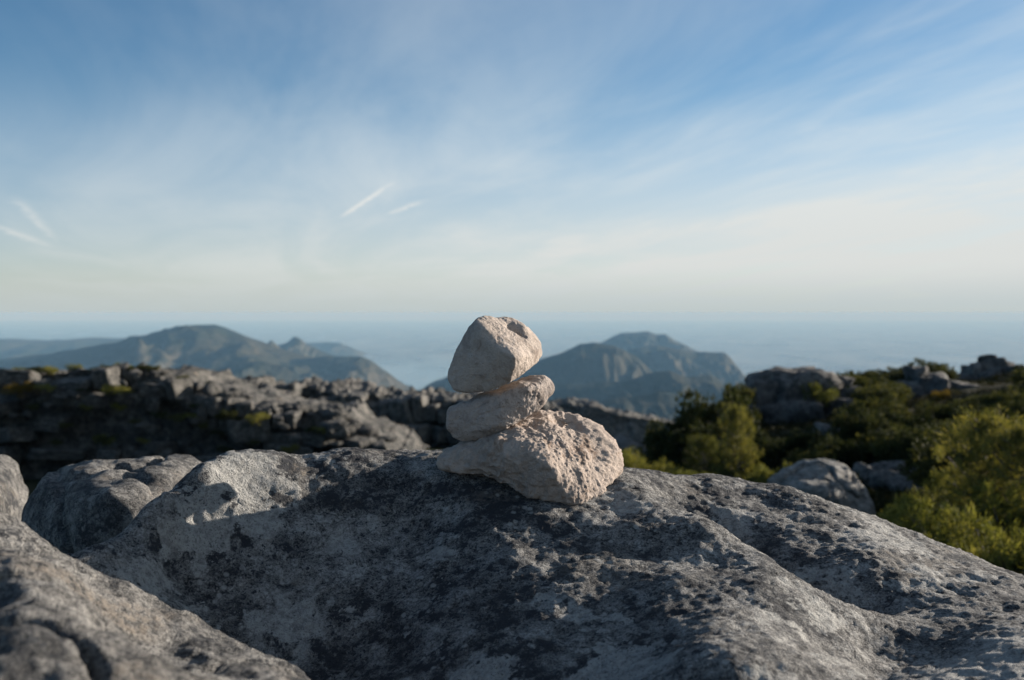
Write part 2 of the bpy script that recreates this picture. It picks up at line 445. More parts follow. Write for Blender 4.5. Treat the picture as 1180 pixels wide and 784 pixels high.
main_ctrl = [
    # skyline, left lobe to the cairn
    (60, 650, 2.05), (100, 638, 2.0), (130, 621, 2.0), (160, 601, 2.02), (200, 574, 2.10), (235, 545, 2.2), (265, 528, 2.3), (290, 521, 2.36), (320, 526, 2.40),
    (345, 532, 2.42), (370, 526, 2.46), (400, 520, 2.5), (450, 518, 2.55), (510, 519, 2.62), (600, 530, 2.68), (680, 540, 2.70), (735, 546, 2.70),
    # right skyline
    (800, 551, 2.85), (860, 557, 2.85), (930, 571, 2.75), (1000, 603, 2.62), (1060, 628, 2.5), (1120, 651, 2.38), (1180, 665, 2.3), (1260, 690, 2.2),
    # under the cairn
    (520, 546, 2.36), (560, 556, 2.33), (604, 569, 2.29), (640, 578, 2.28), (664, 581, 2.29), (692, 567, 2.38), (714, 549, 2.48),
    # near lobe: ridge running down to the right
    (745, 566, 2.45), (780, 583, 2.36), (830, 610, 2.24), (881, 640, 2.12), (930, 672, 2.02), (975, 705, 1.92), (985, 745, 1.80),
    # sunlit flank on the camera side of that ridge
    (720, 620, 2.15), (780, 660, 1.96), (850, 700, 1.76), (900, 750, 1.57), (930, 784, 1.47), (840, 650, 2.05),
    # shaded face, turning away to the left
    (600, 625, 2.11), (660, 660, 1.99), (600, 690, 1.91), (700, 700, 1.86), (720, 750, 1.67), (600, 784, 1.66), (720, 784, 1.57), (820, 784, 1.44), (790, 720, 1.68),
    (480, 600, 2.28), (470, 680, 2.08), (470, 784, 1.78), (380, 580, 2.31), (370, 650, 2.14), (360, 740, 1.97), (380, 784, 1.88),
    (290, 570, 2.26), (270, 620, 2.16), (250, 680, 2.06), (200, 640, 2.08), (220, 600, 2.14), (160, 660, 2.02),
    # far lobe, behind the crease
    (785, 564, 2.70), (830, 587, 2.63), (880, 617, 2.50), (900, 590, 2.64), (935, 645, 2.34), (965, 674, 2.2), (1000, 700, 2.0), (1000, 750, 1.84), (1005, 784, 1.74),
    (1060, 665, 2.2), (1100, 690, 2.08), (1060, 710, 1.97), (1100, 784, 1.64), (1180, 705, 1.98), (1180, 740, 1.75), (1180, 784, 1.58), (1060, 784, 1.70)]
main_xyz = [
    (0.415, 2.52, -0.525), (0.505, 2.42, -0.572), (0.58, 2.28, -0.607), (0.643, 2.17, -0.635), (0.69, 2.05, -0.66),
    (-0.86, 2.2, -0.58), (-1.04, 2.05, -0.60), (-0.79, 2.45, -0.52), (-0.62, 2.6, -0.5), (-1.0, 1.85, -0.60),
    (-1.15, 1.75, -1.15), (-1.25, 2.2, -1.15), (-1.1, 2.7, -1.1), (-0.75, 2.9, -0.85), (-0.4, 3.1, -0.85), (0.0, 3.2, -0.8), (0.4, 3.3, -0.8), (0.9, 3.4, -0.85), (1.4, 3.2, -0.95),
    (1.9, 2.9, -1.05), (-0.5, 2.75, -0.5), (0.0, 2.95, -0.48), (0.6, 3.05, -0.55), (1.2, 2.95, -0.72),
    (-0.9, 1.5, -1.1), (-0.5, 1.35, -1.0), (0.0, 1.15, -0.95), (0.5, 1.1, -0.95), (1.0, 1.2, -0.95), (1.5, 1.5, -0.9), (2.0, 1.6, -1.0), (2.3, 2.1, -1.1)]
main_layers = [(2.2, 0.022, 3, 'f'), (6, 0.009, 3, 'f'), (16, 0.0024, 3, 'f'), (36, 0.0030, 4, 'f'), (72, 0.0032, 2, 'f')]
main_o, main_ev = hf_rock('boulder', main_ctrl, main_xyz, (-1.5, 2.5, 0.95, 3.75), 0.0062, main_layers, 5.5, M['boulder'],
        'big dark grey lichen patched boulder that carries the cairn', 'boulder', -1.9)

left_ctrl = [
    (-120, 560, 1.75), (0, 586, 1.66), (30, 606, 1.65), (60, 632, 1.65), (95, 654, 1.66), (150, 674, 1.66), (220, 704, 1.60), (300, 744, 1.48), (345, 776, 1.38),
    (0, 645, 1.38), (50, 655, 1.38), (85, 684, 1.29), (105, 730, 1.15), (112, 784, 1.04), (0, 784, 1.0), (60, 784, 1.02), (0, 710, 1.18), (60, 715, 1.18), (-120, 700, 1.3),
    (135, 700, 1.46), (160, 740, 1.42), (158, 784, 1.28), (220, 740, 1.46), (220, 784, 1.27), (280, 784, 1.20), (280, 760, 1.30), (330, 790, 1.17)]
left_xyz = [(-1.0, 1.95, -0.80), (-0.75, 1.98, -0.78), (-0.48, 1.9, -0.80), (-0.22, 1.7, -0.82), (-0.08, 1.4, -0.78), (-0.12, 1.1, -0.66), (-0.35, 0.8, -0.62), (-0.9, 0.8, -0.6), (-1.3, 1.2, -0.6), (-1.4, 1.7, -0.8)]
hf_rock('boulder', left_ctrl, left_xyz, (-1.7, 0.12, 0.62, 2.08), 0.0055, [(2.5, 0.014, 3, 'f'), (6, 0.010, 3, 'f'), (3.2, 0.020, 1, 'c'), (22, 0.006, 4, 'f'), (70, 0.003, 2, 'f')], 9.9, M['boulder_c'],
        'broad out of focus grey boulder filling the lower left corner, sunlit on top', 'boulder', -1.8, rim=0.24)

def hull_boulder(name, L, y0, sub, p, layers, off, mat, label, cat='boulder', group=None):
    c, V, Fc = rock_shape(pts_px(L, y0), sub, p)
    V = displace(V, Fc, layers, off)
    o = link(name, mesh_np(name, V, Fc), mat, loc=c)
    return tag(o, label, cat, group)

hull_boulder('boulder', [(25, 600, -0.1), (30, 570, 0.0), (48, 535, 0.1), (80, 521, 0.15), (140, 517, 0.25), (185, 514, 0.3), (215, 520, 0.3), (240, 535, 0.2), (260, 570, 0.1),
        (60, 560, -0.25), (110, 560, -0.45), (160, 570, -0.5), (90, 640, -0.5), (200, 640, -0.4), (260, 650, 0.0), (30, 680, -0.1), (120, 760, 0.2), (100, 620, 0.9), (220, 620, 0.9), (130, 545, 0.6)], 3.3,
        6, 14, [(1.6, 0.05, 3, 'f'), (5, 0.016, 4, 'f'), (2.1, 0.030, 1, 'c'), (4.5, 0.018, 3, 'p'), (22, 0.005, 3, 'f')], 33.3, M['boulder_c'],
        'rounded grey boulder with a cracked sunlit top, left of the big boulder')
hull_boulder('boulder', [(-160, 560, 0), (-100, 520, 0.2), (-20, 516, 0.3), (10, 520, 0.35), (30, 532, 0.4), (44, 560, 0.4), (46, 620, 0.2), (-40, 560, -0.4), (10, 570, -0.2), (-150, 700, 0), (30, 720, 0), (-60, 620, 0.9), (20, 600, 0.8)], 3.9,
        6, 14, [(1.6, 0.05, 3, 'f'), (5, 0.02, 4, 'f'), (20, 0.006, 3, 'f')], 41.1, M['boulder_c'],
        'partly cut off grey boulder at the left edge, behind the cracked boulder')

# ------------------------------------------------------------------ near ground
gpx = np.array([-900, -300, 0, 200, 400, 600, 750, 900, 1000, 1100, 1200, 1500, 2100], float)
gY = np.array([0, 6, 12, 20, 30, 45, 60, 80, 110, 200, 400], float)
gZ = np.array([
    [-1.7] * 13,
    [-2.4] * 9 + [-2.3, -2.3, -2.2, -2.2],
    [-3.5, -3.5, -3.5, -3.6, -3.6, -3.4, -3.2, -2.9, -2.9, -2.8, -2.7, -2.4, -2.4],
    [-6, -6, -6, -6, -6, -5.6, -5.0, -4.3, -3.9, -3.8, -3.6, -3, -3],
    [-9, -9, -9, -9, -9, -8, -6.4, -5.0, -4.8, -4.5, -4.2, -3.2, -3],
    [-12, -12, -12, -12, -12, -10, -7.4, -5.1, -4.9, -4.3, -3.9, -2.9, -2.8],
    [-14, -14, -14, -14, -14, -12.5, -9.6, -5.6, -5.2, -4.3, -3.7, -3, -2.9],
    [-16, -16, -16, -16, -16, -15, -13, -10, -9, -8, -6, -5, -5],
    [-17, -17, -17, -17, -17, -18, -18, -17, -16, -14, -12, -10, -10],
    [-26, -26, -26, -26, -26, -27, -29, -32, -36, -40, -44, -46, -46],
    [-52, -52, -52, -52, -52, -52, -56, -70, -85, -100, -110, -110, -110]], float)

def ground(x, y, noise=True):
    x = np.atleast_1d(np.asarray(x, float)); y = np.atleast_1d(np.asarray(y, float))
    yy = np.clip(y, 0.0, 399.9)
    px = CX + F * x / np.maximum(yy, 6.0)
    px = np.clip(px, gpx[0], gpx[-1] - 1e-3)
    i = np.clip(np.searchsorted(gpx, px, side='right') - 1, 0, len(gpx) - 2)
    j = np.clip(np.searchsorted(gY, yy, side='right') - 1, 0, len(gY) - 2)
    tx = (px - gpx[i]) / (gpx[i + 1] - gpx[i]); ty = (yy - gY[j]) / (gY[j + 1] - gY[j])
    tx = tx * tx * (3 - 2 * tx)
    z = (gZ[j, i] * (1 - tx) + gZ[j, i + 1] * tx) * (1 - ty) + (gZ[j + 1, i] * (1 - tx) + gZ[j + 1, i + 1] * tx) * ty
    if noise:
        q = np.c_[x, y, np.zeros(len(x))]
        z = z + fbm(q * 0.22, 4) * np.minimum(0.35, 0.02 * np.maximum(yy, 2)) + fbm(q * 0.05 + 3, 3) * np.clip((yy - 70) * 0.03, 0, 3)
    return z

def ground_hit(px, py, y0=7, y1=120):
    """first ground point along a line of sight"""
    ys = np.linspace(y0, y1, 600)
    d = P(px, py, 1.0)
    g = ground(d[0] * ys, ys)
    w = np.where(g >= d[2] * ys)[0]
    if len(w) == 0: return None
    Y = ys[w[0]]
    return np.array([d[0] * Y, Y, g[w[0]]])

nr = 240
ang = np.linspace(0, 2 * math.pi, 361)
rad = np.concatenate([[0.0], np.geomspace(1.0, 420, nr)])
A, Rd = np.meshgrid(ang, rad)
gx = (Rd * np.sin(A)).ravel(); gy = (Rd * np.cos(A)).ravel()
gz = ground(gx, gy)
gz = np.where(gy < 0, gz - np.clip(-gy - 10, 0, 500) * 0.35, gz)
rr = Rd.ravel(); gz = gz - np.clip(rr - 260, 0, 500) * 0.25
tag(link('ground', mesh_np('ground', np.c_[gx, gy, gz], grid_faces(361, nr + 1)), M['soil']), kind='structure')

# ------------------------------------------------------------------ cliffs across the gully
def cliff(name, prof, Y, y_back, face_h, blk_h, blk_w, seed, res_u, mat, depth=1.2, lean=0.25, right_end=True):
    """prof: photo points of the rim. One sheet: rim land behind, blocky jointed face below"""
    rs = np.random.RandomState(seed)
    top = np.array([P(a, b, Y) for a, b in prof])
    xs = np.arange(top[0, 0], top[-1, 0], res_u)
    tz = np.interp(xs, top[:, 0], top[:, 2])
    nv_face = int(face_h / res_u); nv_top = 26
    rows = []
    # top land: from the back to the rim
    for k in range(nv_top):
        s = 1 - k / nv_top; dy = y_back * s ** 1.6
        zz = tz - 0.9 * s * (y_back / 20) + 0.0
        rows.append(np.c_[xs, np.full(len(xs), Y + dy), zz])
    for k in range(nv_face + 1):
        h = face_h * k / nv_face
        rows.append(np.c_[xs, np.full(len(xs), Y - lean * h), tz - h])
    V = np.concatenate(rows); nrow = len(rows); nx = len(xs)
    f = np.concatenate([np.zeros(nv_top * nx), np.ones((nv_face + 1) * nx)])
    # jointed blocks: jittered cells with rounded edges, on stepped ledges
    wq = np.c_[V[:, 0] / (blk_w * 1.6), V[:, 2] / (blk_h * 1.6), np.full(len(V), seed)]
    wx = fbm(wq, 3); wz = fbm(wq + 31, 3)
    def cells(sx, sz, sd):
        U = V[:, 0] / sx + 0.55 * wx; W = V[:, 2] / sz + 0.45 * wz
        iu = np.floor(U); iw = np.floor(W); f1 = np.full(len(U), 9.0); f2 = np.full(len(U), 9.0); idr = np.zeros(len(U))
        for du in (-1, 0, 1):
            for dw in (-1, 0, 1):
                cu = iu + du; cw = iw + dw
                h1 = (np.sin(cu * 127.1 + cw * 311.7 + sd) * 43758.5453) % 1.0; h2 = (np.sin(cu * 269.5 + cw * 183.3 + sd) * 24634.6345) % 1.0
                dd = np.maximum(np.abs(cu + .15 + .7 * h1 - U), 1.15 * np.abs(cw + .2 + .6 * h2 - W))
                nb = dd < f1
                f2 = np.where(nb, f1, np.minimum(f2, dd)); idr = np.where(nb, (h1 * 7.3 + h2 * 3.1) % 1.0, idr); f1 = np.where(nb, dd, f1)
        e = np.clip((f2 - f1) / 0.22, 0, 1)
        return idr, np.sqrt(1 - (1 - e) ** 2)
    rnd, edge = cells(blk_w, blk_h, seed); rnd2, edge2 = cells(blk_w * .42, blk_h * .45, seed + 5.0)
    big = fbm(np.c_[V[:, 0] / (blk_w * 3.2), V[:, 2] / (blk_h * 4), np.full(len(V), seed)], 3)
    hh = np.interp(V[:, 0], xs, tz) - V[:, 2]
    lh = hh / (blk_h * 2.1) + 0.55 * fbm(np.c_[V[:, 0] / (blk_w * 2.5), np.zeros(len(V)), np.full(len(V), seed + .5)], 3)
    stair = np.floor(lh) + sstep(0.72, 1.0, lh - np.floor(lh))
    bulge = depth * (1.1 * rnd * (0.5 + 0.5 * edge) + 0.55 * edge + 0.3 * rnd2 * edge2 + 1.7 * big) + np.maximum(stair, 0) * depth * 0.55
    V[:, 1] -= bulge * f
    rnd_edge = edge
    # rim land roughness
    q = V * np.array([1.0, 1.0, 0.0])
    tt = 1 - f
    V[:, 2] += tt * (blk_h * 0.55 * (fbm(q * (0.8 / blk_w) + seed, 3) + 0.6 * rnd * rnd_edge - 0.35))
    V = V + np.c_[np.zeros(len(V)), -f * 0.12 * blk_h * fbm(V * (2.2 / blk_h), 3), (0.10 * blk_h) * fbm(V * (2.2 / blk_h) + 8, 3)]
    c = np.array([top[:, 0].mean(), Y, top[:, 2].mean()])
    o = link(name, mesh_np(name, V - c, grid_faces(nx, nrow)), mat, loc=c)
    tag(o, kind='structure')
    return o

prof1 = [(-260, 440), (-60, 436), (0, 434), (40, 431), (92, 430), (138, 428), (180, 431), (190, 441), (212, 443), (235, 452), (258, 459), (285, 468), (300, 474), (342, 477), (380, 481), (393, 494), (418, 502), (440, 516), (470, 540)]
prof2 = [(-100, 450), (120, 447), (200, 446), (258, 444), (357, 446), (385, 450), (423, 457), (470, 459), (520, 461), (580, 463), (620, 468), (650, 480)]
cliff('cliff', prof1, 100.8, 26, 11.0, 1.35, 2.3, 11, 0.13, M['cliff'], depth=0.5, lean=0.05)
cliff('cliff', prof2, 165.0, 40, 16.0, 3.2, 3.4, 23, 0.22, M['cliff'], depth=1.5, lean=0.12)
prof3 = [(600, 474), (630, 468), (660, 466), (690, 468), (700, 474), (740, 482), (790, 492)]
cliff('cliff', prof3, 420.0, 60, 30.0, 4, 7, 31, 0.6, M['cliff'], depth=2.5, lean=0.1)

# ------------------------------------------------------------------ outcrop boulders
def proto_rocks(n, seed, sub=4):
    out = []
    for k in range(n):
        rs = np.random.RandomState(seed + k)
        c, V, Fc = rock_shape(random_hull(rs, (1.0, rs.uniform(0.7, 1.0), rs.uniform(0.55, 0.85)), 16), sub, 12)
        V = displace(V, Fc, [(0.9, 0.12, 3, 'f'), (3, 0.05, 4, 'f')], 50 + 7 * k)
        out.append((V, Fc))
    return out
ROCKS = proto_rocks(7, 100)
_rock_mesh = {}
def rock_at(k, mat, loc, size, rot, name='boulder'):
    key = (k, mat.name)
    if key not in _rock_mesh:
        me = mesh_np('boulder', *ROCKS[k]); me.materials.append(mat); _rock_mesh[key] = me
    o = bpy.data.objects.new(name, _rock_mesh[key]); C.objects.link(o)
    o.location = loc; o.scale = size; o.rotation_euler = rot
    return o

def proto_blocks(n, seed):
    out = []
    for k in range(n):
        rs = np.random.RandomState(seed + k)
        pts = [np.array([sx, sy, sz]) * rs.uniform(.78, 1.04, 3) + np.array([.12 * sz * rs.normal(), .08 * sz, 0]) for sx in (-1, 1) for sy in (-1, 1) for sz in (-1, 1)]
        for q in range(3):      # a few knocked-off corners
            pts.append(rs.normal(size=3) * .45)
        c, V, Fc = rock_shape(pts, 4, 34)
        V = displace(V, Fc, [(0.8, 0.10, 2, 'f'), (1.1, 0.13, 1, 'c'), (3, 0.035, 3, 'f'), (7, 0.015, 2, 'f')], 150 + 9 * k)
        out.append((V, Fc))
    return out
BLOCKS = proto_blocks(9, 300)
ROCKS += BLOCKS                    # rock_at(7..15) are angular blocks

rng = random.Random(5)
def rim_blocks(prof, Y, n, smin, smax, label, group, dy=(-0.5, 6), dz=-0.15, x0=None, x1=None):
    top = np.array(prof, float)
    for k in range(n):
        px = rng.uniform(x0 if x0 is not None else top[0, 0], x1 if x1 is not None else top[-1, 0])
        py = np.interp(px, top[:, 0], top[:, 1]); d = rng.uniform(*dy)
        p = P(px, py, Y); s = rng.uniform(smin, smax)
        o = rock_at(rng.randrange(7), M['cliff'], (p[0], Y + d, p[2] + s * 0.3 + dz - 0.035 * d), (s * rng.uniform(.8, 1.4), s, s * rng.uniform(.6, 1.0)), (rng.uniform(-.2, .2), rng.uniform(-.2, .2), rng.uniform(0, 6.28)))
        tag(o, label, 'boulder', group)
rim_blocks(prof1, 100, 46, 0.5, 1.15, 'weathered grey block perched along the rim of the nearer left cliff', 'blocks along the near cliff rim', x0=-5, x1=235)
rim_blocks(prof1, 99, 44, 0.6, 1.5, 'pale rounded block on the lower stepped end of the nearer left cliff', 'blocks on the low end of the near cliff', x0=240, x1=440)
rim_blocks(prof2, 165, 16, 0.6, 1.3, 'small blurred block on the rim of the farther cliff', 'blocks along the far cliff rim', x0=200, x1=515)

# ledge blocks on the near cliff's face
for k in range(14):
    px = rng.uniform(0, 400); top = np.interp(px, [a for a, b in prof1], [b for a, b in prof1])
    py = top + rng.choice([16, 26, 38, 48, 60]) + rng.uniform(-3, 3)
    if py > 525: continue
    Yb = 97.0 - 0.25 * (py - top) / 1147 * 100; p = P(px, py, Yb); s = rng.uniform(0.5, 1.0)
    o = rock_at(rng.randrange(7), M['cliff'], (p[0], Yb, p[2]), (s * rng.uniform(.9, 1.6), s, s * rng.uniform(.6, .9)), (rng.uniform(-.2, .2), rng.uniform(-.2, .2), rng.uniform(0, 6.28)))
    tag(o, 'grey block lodged on a ledge of the nearer left cliff face', 'boulder', 'blocks on the near cliff ledges')

def courses(prof, Y, x0, x1, h, wmin, wmax, nrow, label, group, gap, dark=None, step=0.35):
    top = np.array([P(a, b, Y) for a, b in prof])
    for j in range(nrow):
        px = x0
        while px < x1:
            w = wmin + (wmax - wmin) * rng.random() ** 1.7; hh = h * rng.uniform(.6, 1.35)
            x = (px - CX) / F * Y + w / 2; px += w * 0.97 / Y * F
            qx = x / Y * F + CX
            z = np.interp(x, top[:, 0], top[:, 2]) - (j + .5) * h + rng.uniform(-.3, .3) * h
            qy = CY if False else proj((x, Y, z))[1]
            if rng.random() < gap or (dark and dark[0] < qx < dark[1] and dark[2] < qy < dark[3] and rng.random() < .7): continue
            o = rock_at(rng.randrange(7, 16), M['cliff'], (x, Y - step * j - rng.uniform(0.0, 1.0) * h * .8, z), (w * .52, h * .8, hh * .52), (rng.uniform(-.14, .14), rng.uniform(-.13, .13), rng.uniform(-.55, .55) + rng.choice((0, math.pi))))
            tag(o, label, 'boulder', group)
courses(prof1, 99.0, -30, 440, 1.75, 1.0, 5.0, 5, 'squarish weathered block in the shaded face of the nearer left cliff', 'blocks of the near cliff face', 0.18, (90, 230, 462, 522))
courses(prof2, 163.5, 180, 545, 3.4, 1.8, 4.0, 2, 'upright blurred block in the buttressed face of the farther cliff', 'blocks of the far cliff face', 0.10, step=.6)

# outcrops on the right-hand hill
OL = [(0.3, 0.35, 3, 'f'), (0.55, 0.20, 3, 'r'), (0.8, 0.35, 1, 'c'), (1.7, 0.14, 1, 'c'), (2.5, 0.06, 3, 'f')]
def outcrop(L, seed, label):
    rs = np.random.RandomState(seed); parts = []; c0 = P(L[0][0], L[0][1], L[0][2])
    for (a, b, Y, w, h) in L:
        V, Fc = BLOCKS[rs.randint(9)]; k = Y / F; r = rs.uniform(-.5, .5); t = rs.uniform(-.16, .16)
        v = V * np.array([w * .54 * k, w * .5 * k, h * .54 * k])
        v = v @ np.array([[math.cos(t), 0, -math.sin(t)], [0, 1, 0], [math.sin(t), 0, math.cos(t)]])
        v = v @ np.array([[math.cos(r), math.sin(r), 0], [-math.sin(r), math.cos(r), 0], [0, 0, 1]])
        parts.append((v + P(a, b, Y) - c0, Fc))
    V, Fc = join(parts)
    V = V + 0.22 * np.c_[fbm(V * .6 + seed, 3), fbm(V * .6 + seed + 7, 3), fbm(V * .6 + seed + 13, 3)]
    tag(link('rock_outcrop', mesh_np('rock_outcrop', V, Fc), M['outcrop'], loc=c0), label, 'rock outcrop')
def join(parts):
    V = []; Fq = []; o = 0
    for v, f in parts: V.append(v); Fq.append(f + o); o += len(v)
    return np.concatenate(V), np.concatenate(Fq)
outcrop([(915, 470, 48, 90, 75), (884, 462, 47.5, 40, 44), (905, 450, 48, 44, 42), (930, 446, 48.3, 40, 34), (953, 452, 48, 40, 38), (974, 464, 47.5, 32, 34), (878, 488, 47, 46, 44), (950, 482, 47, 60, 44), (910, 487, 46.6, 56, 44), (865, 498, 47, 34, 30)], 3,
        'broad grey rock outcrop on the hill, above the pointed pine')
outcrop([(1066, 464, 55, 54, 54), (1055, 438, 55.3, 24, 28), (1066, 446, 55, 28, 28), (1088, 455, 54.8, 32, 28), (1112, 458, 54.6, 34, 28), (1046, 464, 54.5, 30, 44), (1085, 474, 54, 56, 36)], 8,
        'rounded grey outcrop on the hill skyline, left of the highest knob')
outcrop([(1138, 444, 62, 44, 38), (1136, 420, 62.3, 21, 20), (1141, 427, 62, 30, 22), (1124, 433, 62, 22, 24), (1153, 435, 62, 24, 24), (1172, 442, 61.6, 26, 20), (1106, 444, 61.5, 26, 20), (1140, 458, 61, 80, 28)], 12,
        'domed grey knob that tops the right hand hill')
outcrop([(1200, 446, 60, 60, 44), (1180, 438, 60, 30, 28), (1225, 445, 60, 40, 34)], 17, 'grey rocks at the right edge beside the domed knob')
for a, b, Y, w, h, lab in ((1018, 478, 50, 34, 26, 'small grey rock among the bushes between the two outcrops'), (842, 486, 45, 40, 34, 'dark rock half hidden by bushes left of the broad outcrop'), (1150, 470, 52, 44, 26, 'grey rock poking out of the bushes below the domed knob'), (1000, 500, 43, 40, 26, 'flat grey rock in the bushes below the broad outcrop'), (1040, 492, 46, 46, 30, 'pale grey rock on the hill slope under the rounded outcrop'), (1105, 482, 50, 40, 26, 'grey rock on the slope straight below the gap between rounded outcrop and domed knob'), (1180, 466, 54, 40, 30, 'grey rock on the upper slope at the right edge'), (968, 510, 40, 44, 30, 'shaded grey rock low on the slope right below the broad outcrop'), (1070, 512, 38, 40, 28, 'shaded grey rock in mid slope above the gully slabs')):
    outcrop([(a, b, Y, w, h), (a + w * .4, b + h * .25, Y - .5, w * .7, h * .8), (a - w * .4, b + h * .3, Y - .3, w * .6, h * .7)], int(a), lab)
hull_boulder('boulder', [(868, 600, 0), (880, 555, 0), (900, 538, 0.2), (925, 526, 0.3), (950, 524, 0.3), (975, 535, 0.3), (995, 560, 0.2), (1010, 600, 0), (910, 560, -0.4), (950, 560, -0.5), (980, 590, -0.4), (900, 600, -0.4), (940, 600, 1.2), (940, 540, 0.9)], 14.5,
        6, 14, [(0.9, 0.10, 4, 'f'), (2.5, 0.03, 4, 'f'), (2.0, 0.07, 1, 'c'), (9, 0.012, 3, 'f')], 83.0, M['boulder_b'], 'large shaded boulder below the hill, just behind the big boulder')
hull_boulder('rock_slab', [(690, 545, 0), (696, 508, 1), (712, 499, 2), (735, 506, 2), (760, 525, 1), (775, 550, 0), (720, 520, -2), (745, 540, -2), (730, 550, 4), (720, 510, 4)], 52,
        5, 12, [(0.3, 0.3, 4, 'f'), (1.2, 0.08, 3, 'f')], 89.0, M['outcrop'], 'smooth sunlit rock slope just right of the cairn base', 'rock slab')
# pale slabs in the gully
for k in range(22):
    a = rng.uniform(985, 1125); b = rng.uniform(500, 575) - 0.12 * abs(a - 1050)
    p = ground_hit(a, b, 15)
    if p is None or p[1] > 40: continue
    s = rng.uniform(0.35, 0.75)
    o = rock_at(rng.randrange(7), M['outcrop'], (p[0], p[1], p[2] + 0.1), (s * rng.uniform(1, 1.6), s, s * rng.uniform(.5, .9)), (rng.uniform(-.1, .5), rng.uniform(-.3, .3), rng.uniform(0, 6)), 'rock_slab')
    tag(o, 'bluish shaded rock slab between bushes in the gully on the right', 'rock slab', 'rock slabs in the shaded gully')

# ------------------------------------------------------------------ plants
def tube(path, radii, n=6):
    path = np.array(path, float); V = []; Fq = []
    for i, (p, r) in enumerate(zip(path, radii)):
        d = path[min(i + 1, len(path) - 1)] - path[max(i - 1, 0)]; d /= np.linalg.norm(d) + 1e-9
        a = np.cross(d, [0.3, 0.9, 0.1]); a /= np.linalg.norm(a) + 1e-9; b = np.cross(d, a)
        for k in range(n):
            t = 2 * math.pi * k / n; V.append(p + r * (math.cos(t) * a + math.sin(t) * b))
    for i in range(len(path) - 1):
        for k in range(n):
            Fq.append([i * n + k, i * n + (k + 1) % n, (i + 1) * n + (k + 1) % n, (i + 1) * n + k])
    return np.array(V), np.array(Fq)

def join(parts):
    V = []; Fq = []; o = 0
    for v, f in parts: V.append(v); Fq.append(f + o); o += len(v)
    return np.concatenate(V), np.concatenate(Fq)

def leaf_quads(cent, dirs, length, width, rs):
    """one narrow leaf blade per centre, pointing along dirs"""
    n = len(cent); d = dirs / (np.linalg.norm(dirs, axis=1)[:, None] + 1e-9)
    s = np.cross(d, rs.normal(size=(n, 3))); s /= np.linalg.norm(s, axis=1)[:, None] + 1e-9
    L = (length * rs.uniform(.7, 1.3, n))[:, None]; W = (width * rs.uniform(.7, 1.3, n))[:, None]
    V = np.stack([cent, cent + d * L * .5 + s * W * .5, cent + d * L, cent + d * L * .5 - s * W * .5], 1).reshape(-1, 3)
    return V, np.arange(4 * n).reshape(n, 4)

def make_plant(kind, seed, height, spread, n_tuft, per, leaf_l, leaf_w):
    """-> (trunk verts/faces, crown verts/faces); unit: metres, base at origin"""
    rs = np.random.RandomState(seed); wood = []; tufts = []; tdir = []
    if kind == 'pine':
        bend = rs.normal(size=2) * 0.05 * height
        tp = [np.array([bend[0] * s * s, bend[1] * s * s, height * s]) for s in np.linspace(-0.05, 0.97, 9)]
        wood.append(tube(tp, np.linspace(0.032, 0.006, 9) * height, 7))
        nb = 46
        for k in range(nb):
            s = 0.10 + 0.86 * (k / nb) ** 0.9; z = height * s
            a = k * 2.4 + rs.uniform(-.5, .5); L = spread * (1.02 - s) ** 0.75 * rs.uniform(.55, 1.12) + 0.06 * height
            up = 0.25 + 0.35 * s
            base = np.array([bend[0] * s * s, bend[1] * s * s, z])
            ends = [base + np.array([math.cos(a) * L * q, math.sin(a) * L * q, L * up * q * q]) for q in (0, .35, .7, 1)]
            wood.append(tube(ends, np.array([.010, .008, .005, .003]) * height, 4))
            nt = max(3, int(n_tuft / nb * (0.4 + 1.2 * L / spread)))
            for i in range(nt):
                q = rs.uniform(.35, 1.05); j = rs.normal(size=3) * 0.055 * height * (0.45 + 0.55 * q)
                p = base + np.array([math.cos(a) * L * q, math.sin(a) * L * q, L * up * q * q]) + j * np.array([1, 1, .6])
                tufts.append(p); tdir.append(np.array([math.cos(a), math.sin(a), 1.1]))
        for i in range(int(n_tuft * .09)):
            q = rs.uniform(0, 1); p = tp[-1] * (1 - .16 * q) + rs.normal(size=3) * (0.012 + .03 * q) * height; tufts.append(p); tdir.append(np.array([0, 0, 1.0]))
    else:
        nst = 9; lob = []
        for k in range(nst):
            a = k * 2.4 + rs.uniform(-.4, .4); L = spread * rs.uniform(.25, .85); h = height * rs.uniform(.45, .93)
            e = np.array([math.cos(a) * L, math.sin(a) * L, h * .85])
            path = [np.array([0, 0, -0.08 * height]), e * np.array([.25, .25, .3]), e * np.array([.65, .65, .68]), e]
            wood.append(tube(path, np.array([.030, .022, .014, .006]) * height, 5))
            lob.append((e, rs.uniform(.16, .26) * height))
            for q in range(3):
                lob.append((e * rs.uniform(.55, .95) + rs.normal(size=3) * np.array([.17, .17, .09]) * height, rs.uniform(.09, .18) * height))
        wts = np.array([r ** 2 for _, r in lob]); wts /= wts.sum()
        for i in range(n_tuft):
            e, r = lob[rs.choice(len(lob), p=wts)]
            d = rs.normal(size=3); d /= np.linalg.norm(d)
            p = e + d * r * rs.uniform(.75, 1.06) * np.array([1, 1, .8])
            if p[2] < 0.02 * height: p[2] = abs(p[2]) + .02 * height
            tufts.append(p); tdir.append(d + np.array([0, 0, .5]))
    T = np.repeat(np.array(tufts), per, 0); D = np.repeat(np.array(tdir), per, 0)
    D = D / np.linalg.norm(D, axis=1)[:, None] + rs.normal(size=D.shape) * 0.75
    T = T + rs.normal(size=T.shape) * leaf_l * (0.22 if per < 20 else 0.34)
    return join(wood), leaf_quads(T, D, leaf_l, leaf_w, rs)

